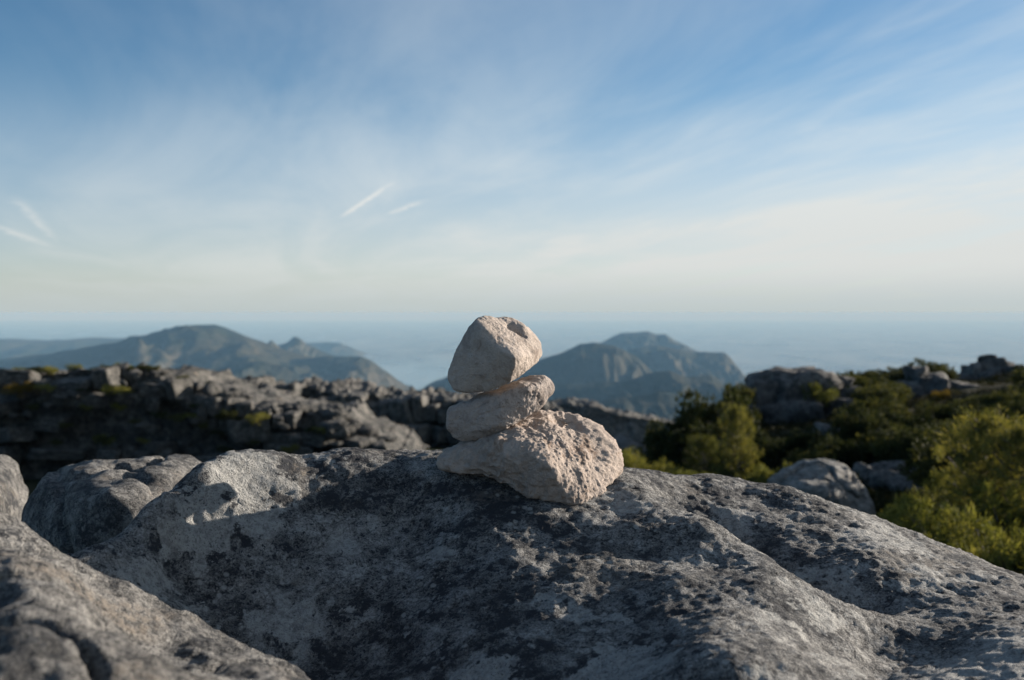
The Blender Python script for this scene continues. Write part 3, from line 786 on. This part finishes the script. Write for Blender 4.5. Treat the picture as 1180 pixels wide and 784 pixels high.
PLANTS = {}
def plant_kind(key, kind, seed, height, spread, n_tuft, per, ll, lw, mat):
    (wv, wf), (cv, cf) = make_plant(kind, seed, height, spread, n_tuft, per, ll, lw)
    tm = mesh_np('trunk', wv, wf); tm.materials.append(M['bark'])
    cm = mesh_np('crown', cv, cf, False); cm.materials.append(mat)
    PLANTS[key] = (tm, cm)

plant_kind('pine_a', 'pine', 1, 2.0, 0.75, 340, 34, 0.095, 0.011, M['pine'])
plant_kind('pine_b', 'pine', 2, 2.0, 0.95, 370, 34, 0.095, 0.011, M['pine'])
plant_kind('shrub_a', 'bush', 3, 1.0, 0.7, 900, 8, 0.075, 0.024, M['shrub'])
plant_kind('shrub_b', 'bush', 4, 1.0, 0.8, 900, 8, 0.075, 0.024, M['shrub'])
plant_kind('shrub_c', 'bush', 5, 1.0, 0.65, 800, 8, 0.080, 0.026, M['dark_shrub'])
plant_kind('shrub_d', 'bush', 6, 1.0, 0.8, 800, 8, 0.080, 0.026, M['dark_shrub'])
plant_kind('bush_e', 'bush', 8, 1.0, 0.8, 330, 26, 0.080, 0.013, M['near_bush'])
plant_kind('bush_f', 'bush', 9, 1.0, 0.7, 330, 26, 0.080, 0.013, M['near_bush'])
plant_kind('dry_g', 'bush', 10, 1.0, 0.8, 600, 7, 0.08, 0.024, M['golden'])

def plant(key, name, loc, s, label, cat, group=None, sx=1.0, rz=None):
    r = bpy.data.objects.new(name, None); C.objects.link(r); r.empty_display_size = 0.2
    r.location = loc; r.rotation_euler = (0, 0, rng.uniform(0, 6.28) if rz is None else rz); r.scale = (s * sx, s * sx, s)
    tag(r, label, cat, group)
    for nm, me in zip(('trunk', 'crown'), PLANTS[key]): link(nm, me, parent=r)
    return r

def plant_px(key, name, px, py_top, py_base, Y, unit_h, label, cat, group=None, sx=1.0):
    b = P(px, py_base, Y); tp = P(px, py_top, Y); s = (tp[2] - b[2]) / unit_h
    return plant(key, name, b, s, label, cat, group, sx)

# pointed pine and its neighbours
plant_px('pine_a', 'pine_tree', 851, 470, 575, 30, 2.0, 'pointed yellow green pine standing behind the big boulder, right of the cairn', 'pine tree', sx=.7)
plant_px('pine_b', 'pine_tree', 812, 503, 580, 31, 2.0, 'broad low pine close on the left of the pointed pine', 'pine tree', sx=1.0)
plant_px('bush_f', 'shrub', 884, 530, 585, 26, 1.0, 'small bright bush at the right foot of the pointed pine', 'shrub', sx=.7)
plant_px('shrub_a', 'shrub', 893, 503, 560, 36, 1.0, 'olive bush between the pointed pine and the shaded boulder', 'shrub', sx=.8)
plant_px('shrub_c', 'shrub', 832, 446, 545, 40, 1.0, 'tall dark bush on the skyline left of the broad outcrop', 'shrub', sx=.75)
plant_px('shrub_d', 'shrub', 800, 468, 550, 38, 1.0, 'dark bush at the left end of the hill behind the broad pine', 'shrub', sx=.7)
plant_px('shrub_c', 'shrub', 770, 482, 555, 40, 1.0, 'leftmost dark bush of the right hand hill', 'shrub', sx=.7)
plant_px('shrub_a', 'shrub', 850, 441, 480, 45, 1.0, 'sunlit bush top against the far mountain, left of the broad outcrop', 'shrub', sx=.8)
for px, t_, b_, Y in ((752, 543, 575, 24), (775, 541, 575, 23), (800, 545, 575, 22), (742, 520, 570, 34)):
    plant_px('bush_e', 'shrub', px, t_, b_, Y, 1.0, 'low yellow green bush peeping over the big boulder just right of the cairn', 'shrub', 'low bushes behind the boulder crest')
# near pines, right
plant_px('pine_a', 'pine_tree', 1122, 482, 680, 12.5, 2.0, 'tall near pine with a pointed leader at the right', 'pine tree', sx=.9)
plant_px('pine_b', 'pine_tree', 1178, 492, 690, 12.0, 2.0, 'bushy near pine cut by the right edge', 'pine tree', sx=.9)
plant_px('bush_e', 'shrub', 1100, 576, 690, 10.5, 1.0, 'rounded yellow green bush beside the boulder edge, below the tall near pine', 'shrub', sx=.75)
plant_px('bush_f', 'shrub', 1050, 572, 650, 11.5, 1.0, 'yellow green bush nearest the shaded boulder', 'shrub', sx=.9)
plant_px('bush_f', 'shrub', 1155, 592, 720, 9.5, 1.0, 'yellow green bush low at the right edge, in front of the near pines', 'shrub', sx=.75)
plant_px('bush_e', 'shrub', 1085, 545, 640, 13.5, 1.0, 'small upright bush left of the tall near pine', 'shrub', sx=.6)
plant_px('bush_e', 'shrub', 1175, 560, 700, 11.0, 1.0, 'leafy bush at the right edge under the bushy near pine', 'shrub', sx=.7)

# scrub covering the hill
used = []
CLEAR = [(866, 988, 426, 494, 47.5), (1034, 1114, 418, 480, 55.5), (1094, 1180, 404, 450, 62), (878, 1004, 522, 585, 14.6), (990, 1055, 515, 570, 27)]
def blocks_view(p, h):
    q = proj(p); top = proj((p[0], p[1], p[2] + h))[1]; hw = 0.45 * h / p[1] * F
    return any(q[0] + hw > a and q[0] - hw < b and top < d and q[1] > c and p[1] < Yc for a, b, c, d, Yc in CLEAR)
def scatter(n, x0, x1, y0, y1, keys, hmin, hmax, label, group, ymin=14, name='shrub', gap=0.5):
    k = 0; tries = 0
    while k < n and tries < n * 30:
        tries += 1
        px = rng.uniform(x0, x1); py = rng.uniform(y0, y1)
        p = ground_hit(px, py, ymin)
        if p is None or p[1] < ymin or p[1] > 75: continue
        if any((p[0] - a) ** 2 + (p[1] - b) ** 2 < gap * gap for a, b in used): continue
        h = rng.uniform(hmin, hmax)
        if blocks_view(p, h): continue
        used.append((p[0], p[1]))
        plant(rng.choice(keys), name, (p[0], p[1], p[2] - 0.05), h, label, 'shrub', group, rng.uniform(.9, 1.35)); k += 1
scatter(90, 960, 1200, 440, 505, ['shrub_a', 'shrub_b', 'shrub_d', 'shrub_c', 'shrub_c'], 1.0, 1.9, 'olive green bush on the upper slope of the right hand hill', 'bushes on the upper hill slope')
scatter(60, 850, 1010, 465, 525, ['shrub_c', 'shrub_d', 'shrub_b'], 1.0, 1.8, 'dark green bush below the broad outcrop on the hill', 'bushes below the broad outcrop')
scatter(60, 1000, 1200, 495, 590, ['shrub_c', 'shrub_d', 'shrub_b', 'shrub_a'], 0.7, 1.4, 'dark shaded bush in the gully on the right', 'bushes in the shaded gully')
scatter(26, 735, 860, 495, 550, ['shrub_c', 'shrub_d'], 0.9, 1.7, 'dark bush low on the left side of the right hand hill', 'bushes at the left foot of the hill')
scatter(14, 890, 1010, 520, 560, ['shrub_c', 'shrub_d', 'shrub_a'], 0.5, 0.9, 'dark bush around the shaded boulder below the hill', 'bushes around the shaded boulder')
for px, py, Y, h, key, lab in ((948, 452, 46, 1.1, 'bush_e', 'sunlit yellow bush on the right shoulder of the broad outcrop'), (975, 448, 50, 1.2, 'shrub_a', 'bush on the skyline between the two outcrops, nearer the broad one'),
        (1000, 456, 53, 1.6, 'shrub_a', 'olive bush in the dip of the hill skyline, just right of the broad outcrop'), (1165, 452, 58, 1.3, 'shrub_b', 'bush right under the domed knob'),
        (1012, 450, 54, 1.5, 'shrub_b', 'round dark bush on the skyline against the sea, left of the rounded outcrop'), (1093, 432, 58, 0.9, 'shrub_a', 'bush on the skyline between the rounded outcrop and the domed knob'),
        (1085, 455, 50, .8, 'dry_g', 'dry brownish bush below the domed knob')):
    p = P(px, py, Y); plant(key, 'shrub', (p[0], Y, p[2] - h * .6), h, lab, 'shrub')
for px, top_, base_, key, lab in ((1010, 455, 503, 'shrub_a', 'tall round bush in the hollow of the hill between the two outcrops'), (1042, 470, 515, 'shrub_d', 'tall dark bush on the slope under the rounded outcrop'), (1085, 460, 500, 'shrub_b', 'broad sunlit bush on the slope right under the rounded outcrop'),
        (1120, 468, 512, 'shrub_c', 'dark bush on the slope behind the tall near pine'), (1152, 452, 494, 'shrub_a', 'olive bush on the slope straight below the domed knob'), (1176, 446, 490, 'shrub_b', 'bush on the slope at the right edge under the domed knob'), (985, 470, 520, 'shrub_c', 'dark bush touching the lower right side of the broad outcrop'),
        (938, 492, 535, 'shrub_c', 'dark bush at the foot of the broad outcrop'), (905, 497, 540, 'shrub_d', 'dark spreading bush at the left foot of the broad outcrop'), (1070, 495, 545, 'shrub_c', 'dark bush at the top of the gully slabs'), (1090, 515, 565, 'shrub_b', 'twiggy bush left of the tall near pine, above the bright bushes'), (968, 500, 548, 'shrub_d', 'dark bush above the shaded boulder')):
    p = ground_hit(px, base_, 14)
    if p is None: continue
    h = (base_ - top_) / F * p[1]; plant(key, 'shrub', (p[0], p[1], p[2] - .05), h * 1.05, lab, 'shrub', None, rng.uniform(.75, .95))
# scrub on the left cliffs
for k in range(26):
    px = rng.uniform(-5, 240); py = np.interp(px, [a for a, b in prof1], [b for a, b in prof1]); d = rng.uniform(-0.5, 4)
    p = P(px, py, 100); plant(rng.choice(['bush_e', 'shrub_a', 'shrub_b']), 'shrub', (p[0], 100 + d, p[2] - 0.1), rng.uniform(.5, .95), 'small bush on the rim of the nearer left cliff', 'shrub', 'bushes on the near cliff rim', 1.3)
for px, py, h, key, lab in ((30, 448, 1.7, 'dry_g', 'golden brown bush on the left part of the nearer cliff'), (56, 447, .9, 'bush_e', 'yellowish bush right of the golden brown one on the nearer cliff'), (130, 449, 1.0, 'bush_e', 'yellow green bush on the ledge below the cliff rim'),
        (145, 450, 1.0, 'bush_f', 'second yellow green bush on the ledge below the cliff rim, next to a pale block'), (297, 482, 1.2, 'bush_e', 'yellow bush on the stepped end of the nearer cliff'), (222, 479, .8, 'bush_f', 'small yellow tuft halfway down the nearer cliff')):
    p = P(px, py, 96.6); plant(key, 'shrub', (p[0], 96.0, p[2] - .5 * h), h, lab, 'shrub', None, 1.3)

for k in range(34):
    px = rng.uniform(0, 400); top = np.interp(px, [a for a, b in prof1], [b for a, b in prof1]); py = top + rng.choice([20, 40, 60, 78]) + rng.uniform(-3, 3)
    if py > 525: continue
    p = P(px, py, 97.0); h = rng.uniform(.5, 1.1); plant(rng.choice(['shrub_a', 'shrub_d', 'bush_e', 'shrub_b']), 'shrub', (p[0], 97.0 - .012 * (py - top), p[2] - .3 * h), h, 'small bush growing from a ledge in the nearer left cliff face', 'shrub', 'bushes on the near cliff ledges', 1.3)

# low scrub carpet: uncountable
def scrub():
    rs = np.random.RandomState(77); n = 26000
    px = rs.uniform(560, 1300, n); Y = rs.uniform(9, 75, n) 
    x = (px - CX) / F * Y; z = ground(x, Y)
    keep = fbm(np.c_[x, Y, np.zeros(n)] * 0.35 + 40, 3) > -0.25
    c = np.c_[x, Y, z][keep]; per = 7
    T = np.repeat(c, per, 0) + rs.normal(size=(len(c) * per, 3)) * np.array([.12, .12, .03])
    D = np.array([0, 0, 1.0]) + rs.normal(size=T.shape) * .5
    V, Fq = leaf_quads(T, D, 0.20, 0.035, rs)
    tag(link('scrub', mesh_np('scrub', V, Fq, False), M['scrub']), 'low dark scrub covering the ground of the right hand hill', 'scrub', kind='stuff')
scrub()

# ------------------------------------------------------------------ far land
def mountain(name, D, prof, z_foot, d_front, d_back, seed, spur=0.35, spur_w=700.0, nx=260, ny=90, crag=1.0, mat=None, sharp=1.25):
    prof = np.array(prof, float)
    pxs = np.linspace(prof[0, 0], prof[-1, 0], nx)
    X0 = (pxs - CX) / F * D
    crest = np.array([P(a, np.interp(a, prof[:, 0], prof[:, 1]), D)[2] for a in pxs])
    jag = fbm(np.c_[X0 / 180.0, np.full(nx, seed), np.zeros(nx)], 4) * 9 * crag
    crest = np.maximum(crest + jag, z_foot + 1)
    t = np.concatenate([-np.linspace(1, 0, ny) ** 1.15, np.linspace(0, 1, 26)[1:] ** 1.1])
    T, Xg = np.meshgrid(t, X0, indexing='ij'); Cg = np.broadcast_to(crest, T.shape)
    dist = np.where(T < 0, -T * d_front, T * d_back)
    hgt = Cg - z_foot
    a = np.abs(T)
    meander = 0.18 * d_front * fbm(np.c_[X0 / (spur_w * 4), np.full(nx, seed + 5.5), np.zeros(nx)], 2)
    Yg = D + np.where(T < 0, -dist, dist) + meander[None, :] * (1 - a)
    g = (1 - a) ** sharp
    q = np.c_[(Xg / spur_w).ravel(), (Yg / (spur_w * 2.6)).ravel(), np.full(T.size, seed * 1.7)]
    rg = ridged(q, 5, 0.55).reshape(T.shape) - 0.7
    env = np.clip(a * 3.2, 0, 1) * (1 - a * 0.5)
    Z = z_foot + hgt * g + spur * hgt * rg * env * 0.80
    q2 = np.c_[(Xg / 160).ravel(), (Yg / 220).ravel(), np.full(T.size, seed)]
    Z += fbm(q2, 4).reshape(T.shape) * 16 * crag * np.clip(a * 6, 0, 1)
    V = np.c_[Xg.ravel(), Yg.ravel(), Z.ravel()]
    c = np.array([X0.mean(), D, z_foot])
    o = link(name, mesh_np(name, V - c, grid_faces(nx, len(t))), mat or M['mountain'], loc=c)
    return tag(o, kind='structure')

SEA = -1000.0
mountain('mountain', 11000, [(-420, 470), (-250, 430), (-100, 424), (0, 414), (60, 407), (110, 398), (135, 394), (148, 388), (172, 386), (200, 379), (222, 374.5), (252, 374), (268, 379), (285, 386), (305, 392), (330, 401), (360, 410), (385, 418), (420, 440), (450, 470)], -990, 3800, 2500, 3, 0.42, 900)
mountain('mountain', 10200, [(180, 470), (240, 440), (300, 425), (340, 415), (365, 411), (385, 411), (415, 411), (428, 416), (445, 428), (465, 443), (484, 458), (500, 476)], -1010, 2600, 1500, 7, 0.35, 700)
mountain('mountain', 8600, [(150, 480), (200, 450), (240, 427), (262, 419), (300, 417), (325, 423), (345, 436), (375, 450), (410, 462), (450, 475)], -1000, 2200, 1500, 13, 0.35, 600, mat=M['near_range'])
mountain('mountain', 8000, [(-400, 440), (-100, 436), (0, 441), (80, 444), (150, 440), (210, 437), (260, 441), (330, 452), (400, 466)], -1000, 2500, 1500, 14, 0.35, 700, mat=M['near_range'])
mountain('mountain', 13800, [(270, 420), (305, 402), (325, 398), (333, 394), (338, 389), (342, 387.5), (347, 390), (355, 397), (370, 403), (390, 412), (410, 428)], -1010, 1800, 1500, 17, 0.3, 500)
mountain('headland', 23000, [(300, 399), (330, 396), (355, 395.5), (380, 394.5), (394, 396.5), (405, 401), (413, 405.5), (420, 412)], -1015, 1500, 1500, 19, 0.25, 600)
mountain('mountain', 19000, [(-500, 398), (-200, 394), (0, 391), (40, 393), (70, 392), (85, 390), (110, 390.5), (130, 391), (160, 396), (220, 402), (300, 410)], -1000, 5000, 2500, 23, 0.3, 1200)
# right-hand range
mountain('mountain', 15500, [(640, 420), (680, 402), (697, 394), (706, 389), (718, 384), (735, 383), (748, 382.5), (758, 386), (768, 385), (776, 391), (790, 398), (815, 410), (840, 430)], -1010, 2600, 1800, 29, 0.35, 700)
mountain('mountain', 11800, [(600, 440), (660, 412), (715, 405), (735, 401), (757, 398.5), (778, 402), (800, 406), (818, 405.5), (832, 406), (839, 411), (846, 423), (856, 433), (868, 443), (880, 452)], -1012, 2600, 1500, 31, 0.38, 600)
mountain('mountain', 9200, [(440, 480), (472, 462), (490, 445), (505, 436), (525, 430), (560, 425), (600, 419), (630, 411), (655, 402), (668, 396.5), (683, 394), (700, 397), (716, 402), (732, 411), (745, 424), (765, 440), (800, 460)], -1000, 2600, 1600, 37, 0.35, 650, mat=M['near_range'])
mountain('mountain', 7000, [(440, 500), (520, 462), (600, 446), (660, 441), (715, 437), (740, 428), (765, 425), (785, 432), (810, 430), (822, 434), (830, 446), (840, 470), (860, 500), (880, 520)], -990, 2600, 1500, 41, 0.36, 550, mat=M['near_range'])
mountain('mountain', 5200, [(420, 520), (520, 478), (600, 466), (660, 470), (720, 458), (760, 452), (800, 456), (840, 472), (880, 500), (920, 540)], -980, 2200, 1500, 43, 0.36, 450, mat=M['near_range'])

# the rest of the table top sloping away behind the cliffs
def far_slope():
    nx, ny = 260, 160
    pxs = np.linspace(-700, 1500, nx); Ys = np.geomspace(190, 3300, ny)
    PX, YY = np.meshgrid(pxs, Ys)
    zt = np.interp(YY, [190, 420, 1000, 2300, 2700, 3300], [-34, -58, -128, -262, -420, -900])
    right = sstep(760, 1000, PX); zt = zt - right * 0.25 * YY
    X = (PX - CX) / F * YY
    q = np.c_[X.ravel() / 160, YY.ravel() / 240, np.zeros(X.size)]
    zt = zt + (ridged(q, 5).reshape(X.shape) - .7) * 0.010 * YY
    V = np.c_[X.ravel(), YY.ravel(), zt.ravel()]
    tag(link('hillside', mesh_np('hillside', V, grid_faces(nx, ny)), M['slope']), kind='structure')
far_slope()

# ------------------------------------------------------------------ sea
def sea():
    m, t, b = new_mat('sea_water')
    v = objcoord(t, (1, 0.35, 1))
    n = t.noise(v, 0.0009, 5, 0.6, 0.2); n2 = t.noise(objcoord(t), 0.02, 4, 0.6)
    b.inputs['Base Color'].default_value = (0.012, 0.035, 0.055, 1)
    t.l.new(t.mapr(n, 0.30, 0.70, 0.20, 0.29), b.inputs['Roughness']); b.inputs['IOR'].default_value = 1.33
    b.inputs['Specular IOR Level'].default_value = 0.5
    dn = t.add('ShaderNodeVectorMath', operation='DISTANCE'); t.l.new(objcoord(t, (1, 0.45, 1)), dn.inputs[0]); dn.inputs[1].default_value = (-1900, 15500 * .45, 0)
    bay_sheen = t.mapr(t.math('ADD', dn.outputs['Value'], t.math('MULTIPLY', n, 3500.0)), 5600, 2200)
    t.l.new(t.mix(bay_sheen, (0.012, 0.035, 0.055), (0.13, 0.24, 0.30)), b.inputs['Base Color'])  # silvery sheen on the bay, painted as a paler water colour
    bp = t.add('ShaderNodeBump', i_Strength=0.35, i_Distance=8.0); t.l.new(n2, bp.inputs['Height']); t.l.new(bp.outputs[0], b.inputs['Normal'])
    S = 118000.0; nx = 60
    g = np.linspace(-S, S, nx); X, Yg = np.meshgrid(g, g)
    V = np.c_[X.ravel(), Yg.ravel(), np.full(X.size, 0.0)]
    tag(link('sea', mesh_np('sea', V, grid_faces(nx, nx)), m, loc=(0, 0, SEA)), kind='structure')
sea()

# ------------------------------------------------------------------ air
def haze(density=4.4e-5):
    S = 119000.0; z0, z1 = SEA - 1.0, 1.5
    V = np.array([(x, y, z) for z in (z0, z1) for y in (-S, S) for x in (-S, S)], float)
    Fq = np.array([(0, 2, 3, 1), (4, 5, 7, 6), (0, 1, 5, 4), (2, 6, 7, 3), (0, 4, 6, 2), (1, 3, 7, 5)])
    m = bpy.data.materials.new('air'); m.use_nodes = True; t = NT(m.node_tree); t.n.clear()
    out = t.add('ShaderNodeOutputMaterial'); pv = t.add('ShaderNodeVolumePrincipled')
    pv.inputs['Color'].default_value = (0.17, 0.33, 0.50, 1); pv.inputs['Absorption Color'].default_value = (0.594, 0.47, 0.31, 1); pv.inputs['Density'].default_value = density; pv.inputs['Anisotropy'].default_value = 0.0
    t.l.new(pv.outputs[0], out.inputs['Volume'])
    tag(link('haze', mesh_np('haze', V, Fq, False), m), 'thin bluish sea haze filling the air over the far hills', 'haze', kind='stuff')
haze()

# ------------------------------------------------------------------ sky and sun
def sky():
    w = bpy.data.worlds.new('World'); SC.world = w; w.use_nodes = True
    t = NT(w.node_tree); t.n.clear()
    out = t.add('ShaderNodeOutputWorld'); bg = t.add('ShaderNodeBackground'); bg.inputs[1].default_value = 0.055
    st = t.add('ShaderNodeTexSky', sky_type='NISHITA'); st.sun_disc = False
    st.sun_elevation = SUN_EL; st.sun_rotation = SUN_AZ; st.altitude = 1000; st.air_density = 1.0; st.dust_density = 0.35; st.ozone_density = 2.0
    tc = t.add('ShaderNodeTexCoord'); sx = t.add('ShaderNodeSeparateXYZ'); t.l.new(tc.outputs['Generated'], sx.inputs[0])
    x, y, z = sx.outputs
    zz = t.math('ADD', t.math('MAXIMUM', z, 0.0), 0.06)
    u = t.math('DIVIDE', x, zz); v = t.math('DIVIDE', y, zz)
    ru = t.math('ADD', t.math('MULTIPLY', u, math.cos(R(17))), t.math('MULTIPLY', v, math.sin(R(17))))
    rv = t.math('SUBTRACT', t.math('MULTIPLY', v, math.cos(R(17))), t.math('MULTIPLY', u, math.sin(R(17))))
    def plane(su, sv, off):
        c = t.add('ShaderNodeCombineXYZ'); t.l.new(t.math('MULTIPLY', ru, su), c.inputs[0]); t.l.new(t.math('MULTIPLY', rv, sv), c.inputs[1]); c.inputs[2].default_value = off
        return c.outputs[0]
    # streaks of cirrus running away from the viewer
    n1 = t.noise(plane(0.85, 0.30, 1.3), 1.0, 6, 0.56, 0.7)
    n2 = t.noise(plane(2.2, 0.70, 4.1), 1.0, 7, 0.60, 0.9)
    n3 = t.noise(plane(0.35, 0.20, 8.4), 1.0, 3, 0.5, 0.3)
    c1 = t.mapr(t.math('ADD', t.math('MULTIPLY', n1, 0.72), t.math('MULTIPLY', n2, 0.28)), 0.36, 0.72)
    # thin veil thickening towards the horizon and towards the sun side
    veil = t.mapr(z, 0.25, 0.05)
    side = t.mapr(t.math('DIVIDE', x, t.math('ADD', t.math('ABSOLUTE', y), 0.05)), -0.6, 0.6, 0.0, 1.0, False)
    amt = t.math('ADD', t.math('MULTIPLY', side, 0.80), t.math('MULTIPLY', n3, 0.16))
    f = t.math('MULTIPLY', c1, t.math('MULTIPLY', amt, t.mapr(z, 0.36, 0.12, 0.30, 0.62)))
    f = t.math('ADD', f, t.math('MULTIPLY', veil, t.math('ADD', t.math('ADD', 0.15, t.math('MULTIPLY', n1, 0.33)), t.math('MULTIPLY', side, 0.62))), clamp=True)
    f = t.math('ADD', f, t.math('MULTIPLY', t.math('MULTIPLY', side, t.mapr(n1, 0.3, 0.7, 0.4, 1.0)), t.mapr(z, 0.0, 0.3, 0.12, 0.34)), clamp=True)
    # short aircraft trails and a few wisps, in sky-plane coordinates
    nt = t.noise(plane(9.0, 6.0, 2.2), 1.0, 6, 0.7, 0.8)
    def trail(p0, p1, wid, strength):
        def uv(pp):
            d = P(pp[0], pp[1], 1.0); d = d / np.linalg.norm(d); k = max(d[2], 0) + 0.06
            return np.array([d[0] / k, d[1] / k])
        a, b = uv(p0), uv(p1); ab = b - a; L = np.linalg.norm(ab); ab = ab / L
        du = t.math('SUBTRACT', u, float(a[0])); dv = t.math('SUBTRACT', v, float(a[1]))
        al = t.math('ADD', t.math('MULTIPLY', du, float(ab[0])), t.math('MULTIPLY', dv, float(ab[1])))
        ac = t.math('SUBTRACT', t.math('MULTIPLY', du, float(ab[1])), t.math('MULTIPLY', dv, float(ab[0])))
        ac = t.math('ADD', ac, t.math('MULTIPLY', t.math('SUBTRACT', nt, 0.5), wid * 3.0))
        g = t.math('EXPONENT', t.math('MULTIPLY', t.math('POWER', t.math('DIVIDE', t.math('ABSOLUTE', ac), wid), 2.0), -1.0))
        e = t.math('MULTIPLY', t.mapr(al, -0.1 * L, 0.2 * L), t.mapr(al, 1.1 * L, 0.6 * L))
        return t.math('MULTIPLY', t.math('MULTIPLY', g, e), t.math('MULTIPLY', t.mapr(nt, 0.25, 0.65, 0.45, 1.15), strength))
    for a, b, wd, s in (((394, 250), (453, 210), 0.018, 0.48), ((448, 247), (491, 230), 0.028, 0.36), ((20, 230), (66, 280), 0.035, 0.28), ((-10, 258), (62, 286), 0.05, 0.32)):
        f = t.math('ADD', f, trail(a, b, wd, s), clamp=True)
    f = t.math('MULTIPLY', f, t.mapr(z, -0.02, 0.01))
    ccol = t.mix(t.mapr(z, 0.02, 0.2), (6.0, 6.15, 6.0), (6.5, 6.9, 6.95))
    air = t.mix(1.0, st.outputs[0], t.mix(t.mapr(z, 0.0, 0.22), (0.93, 0.96, 1.14), (0.50, 0.86, 1.05)), 'MULTIPLY')
    col = t.mix(f, air, ccol)
    # sea-level murk lying along the horizon
    col = t.mix(t.mapr(z, 0.05, -0.005, 0.0, 0.9), col, (4.2, 4.8, 4.9))
    t.l.new(col, bg.inputs[0]); t.l.new(bg.outputs[0], out.inputs[0])
sky()

sl = bpy.data.lights.new('sun', 'SUN'); sl.energy = 5.0; sl.angle = R(0.53); sl.color = (1.0, 0.89, 0.77)
so = bpy.data.objects.new('sun', sl); C.objects.link(so)
from mathutils import Vector
so.rotation_euler = Vector((-SUN[0], -SUN[1], -SUN[2])).to_track_quat('-Z', 'Y').to_euler()
so.location = (20, 12, 30)

# ------------------------------------------------------------------ camera and render settings
cam = bpy.data.cameras.new('camera'); cam.lens = 35.0; cam.sensor_width = 36.0; cam.sensor_fit = 'HORIZONTAL'
cam.clip_start = 0.05; cam.clip_end = 400000
cam.dof.use_dof = True; cam.dof.focus_distance = 2.32; cam.dof.aperture_fstop = 3.7
co = bpy.data.objects.new('camera', cam); C.objects.link(co)
co.rotation_euler = (math.pi / 2 - PITCH, 0, 0); SC.camera = co

SC.view_settings.view_transform = 'Standard'; SC.view_settings.look = 'None'
SC.view_settings.exposure = 1.1; SC.view_settings.gamma = 1.0
cy = SC.cycles
cy.use_denoising = True
try: cy.denoiser = 'OPENIMAGEDENOISE'
except Exception: pass
cy.max_bounces = 5; cy.diffuse_bounces = 3; cy.glossy_bounces = 2; cy.transmission_bounces = 2; cy.volume_bounces = 0; cy.transparent_max_bounces = 4
cy.sample_clamp_indirect = 6.0; cy.caustics_reflective = False; cy.caustics_refractive = False
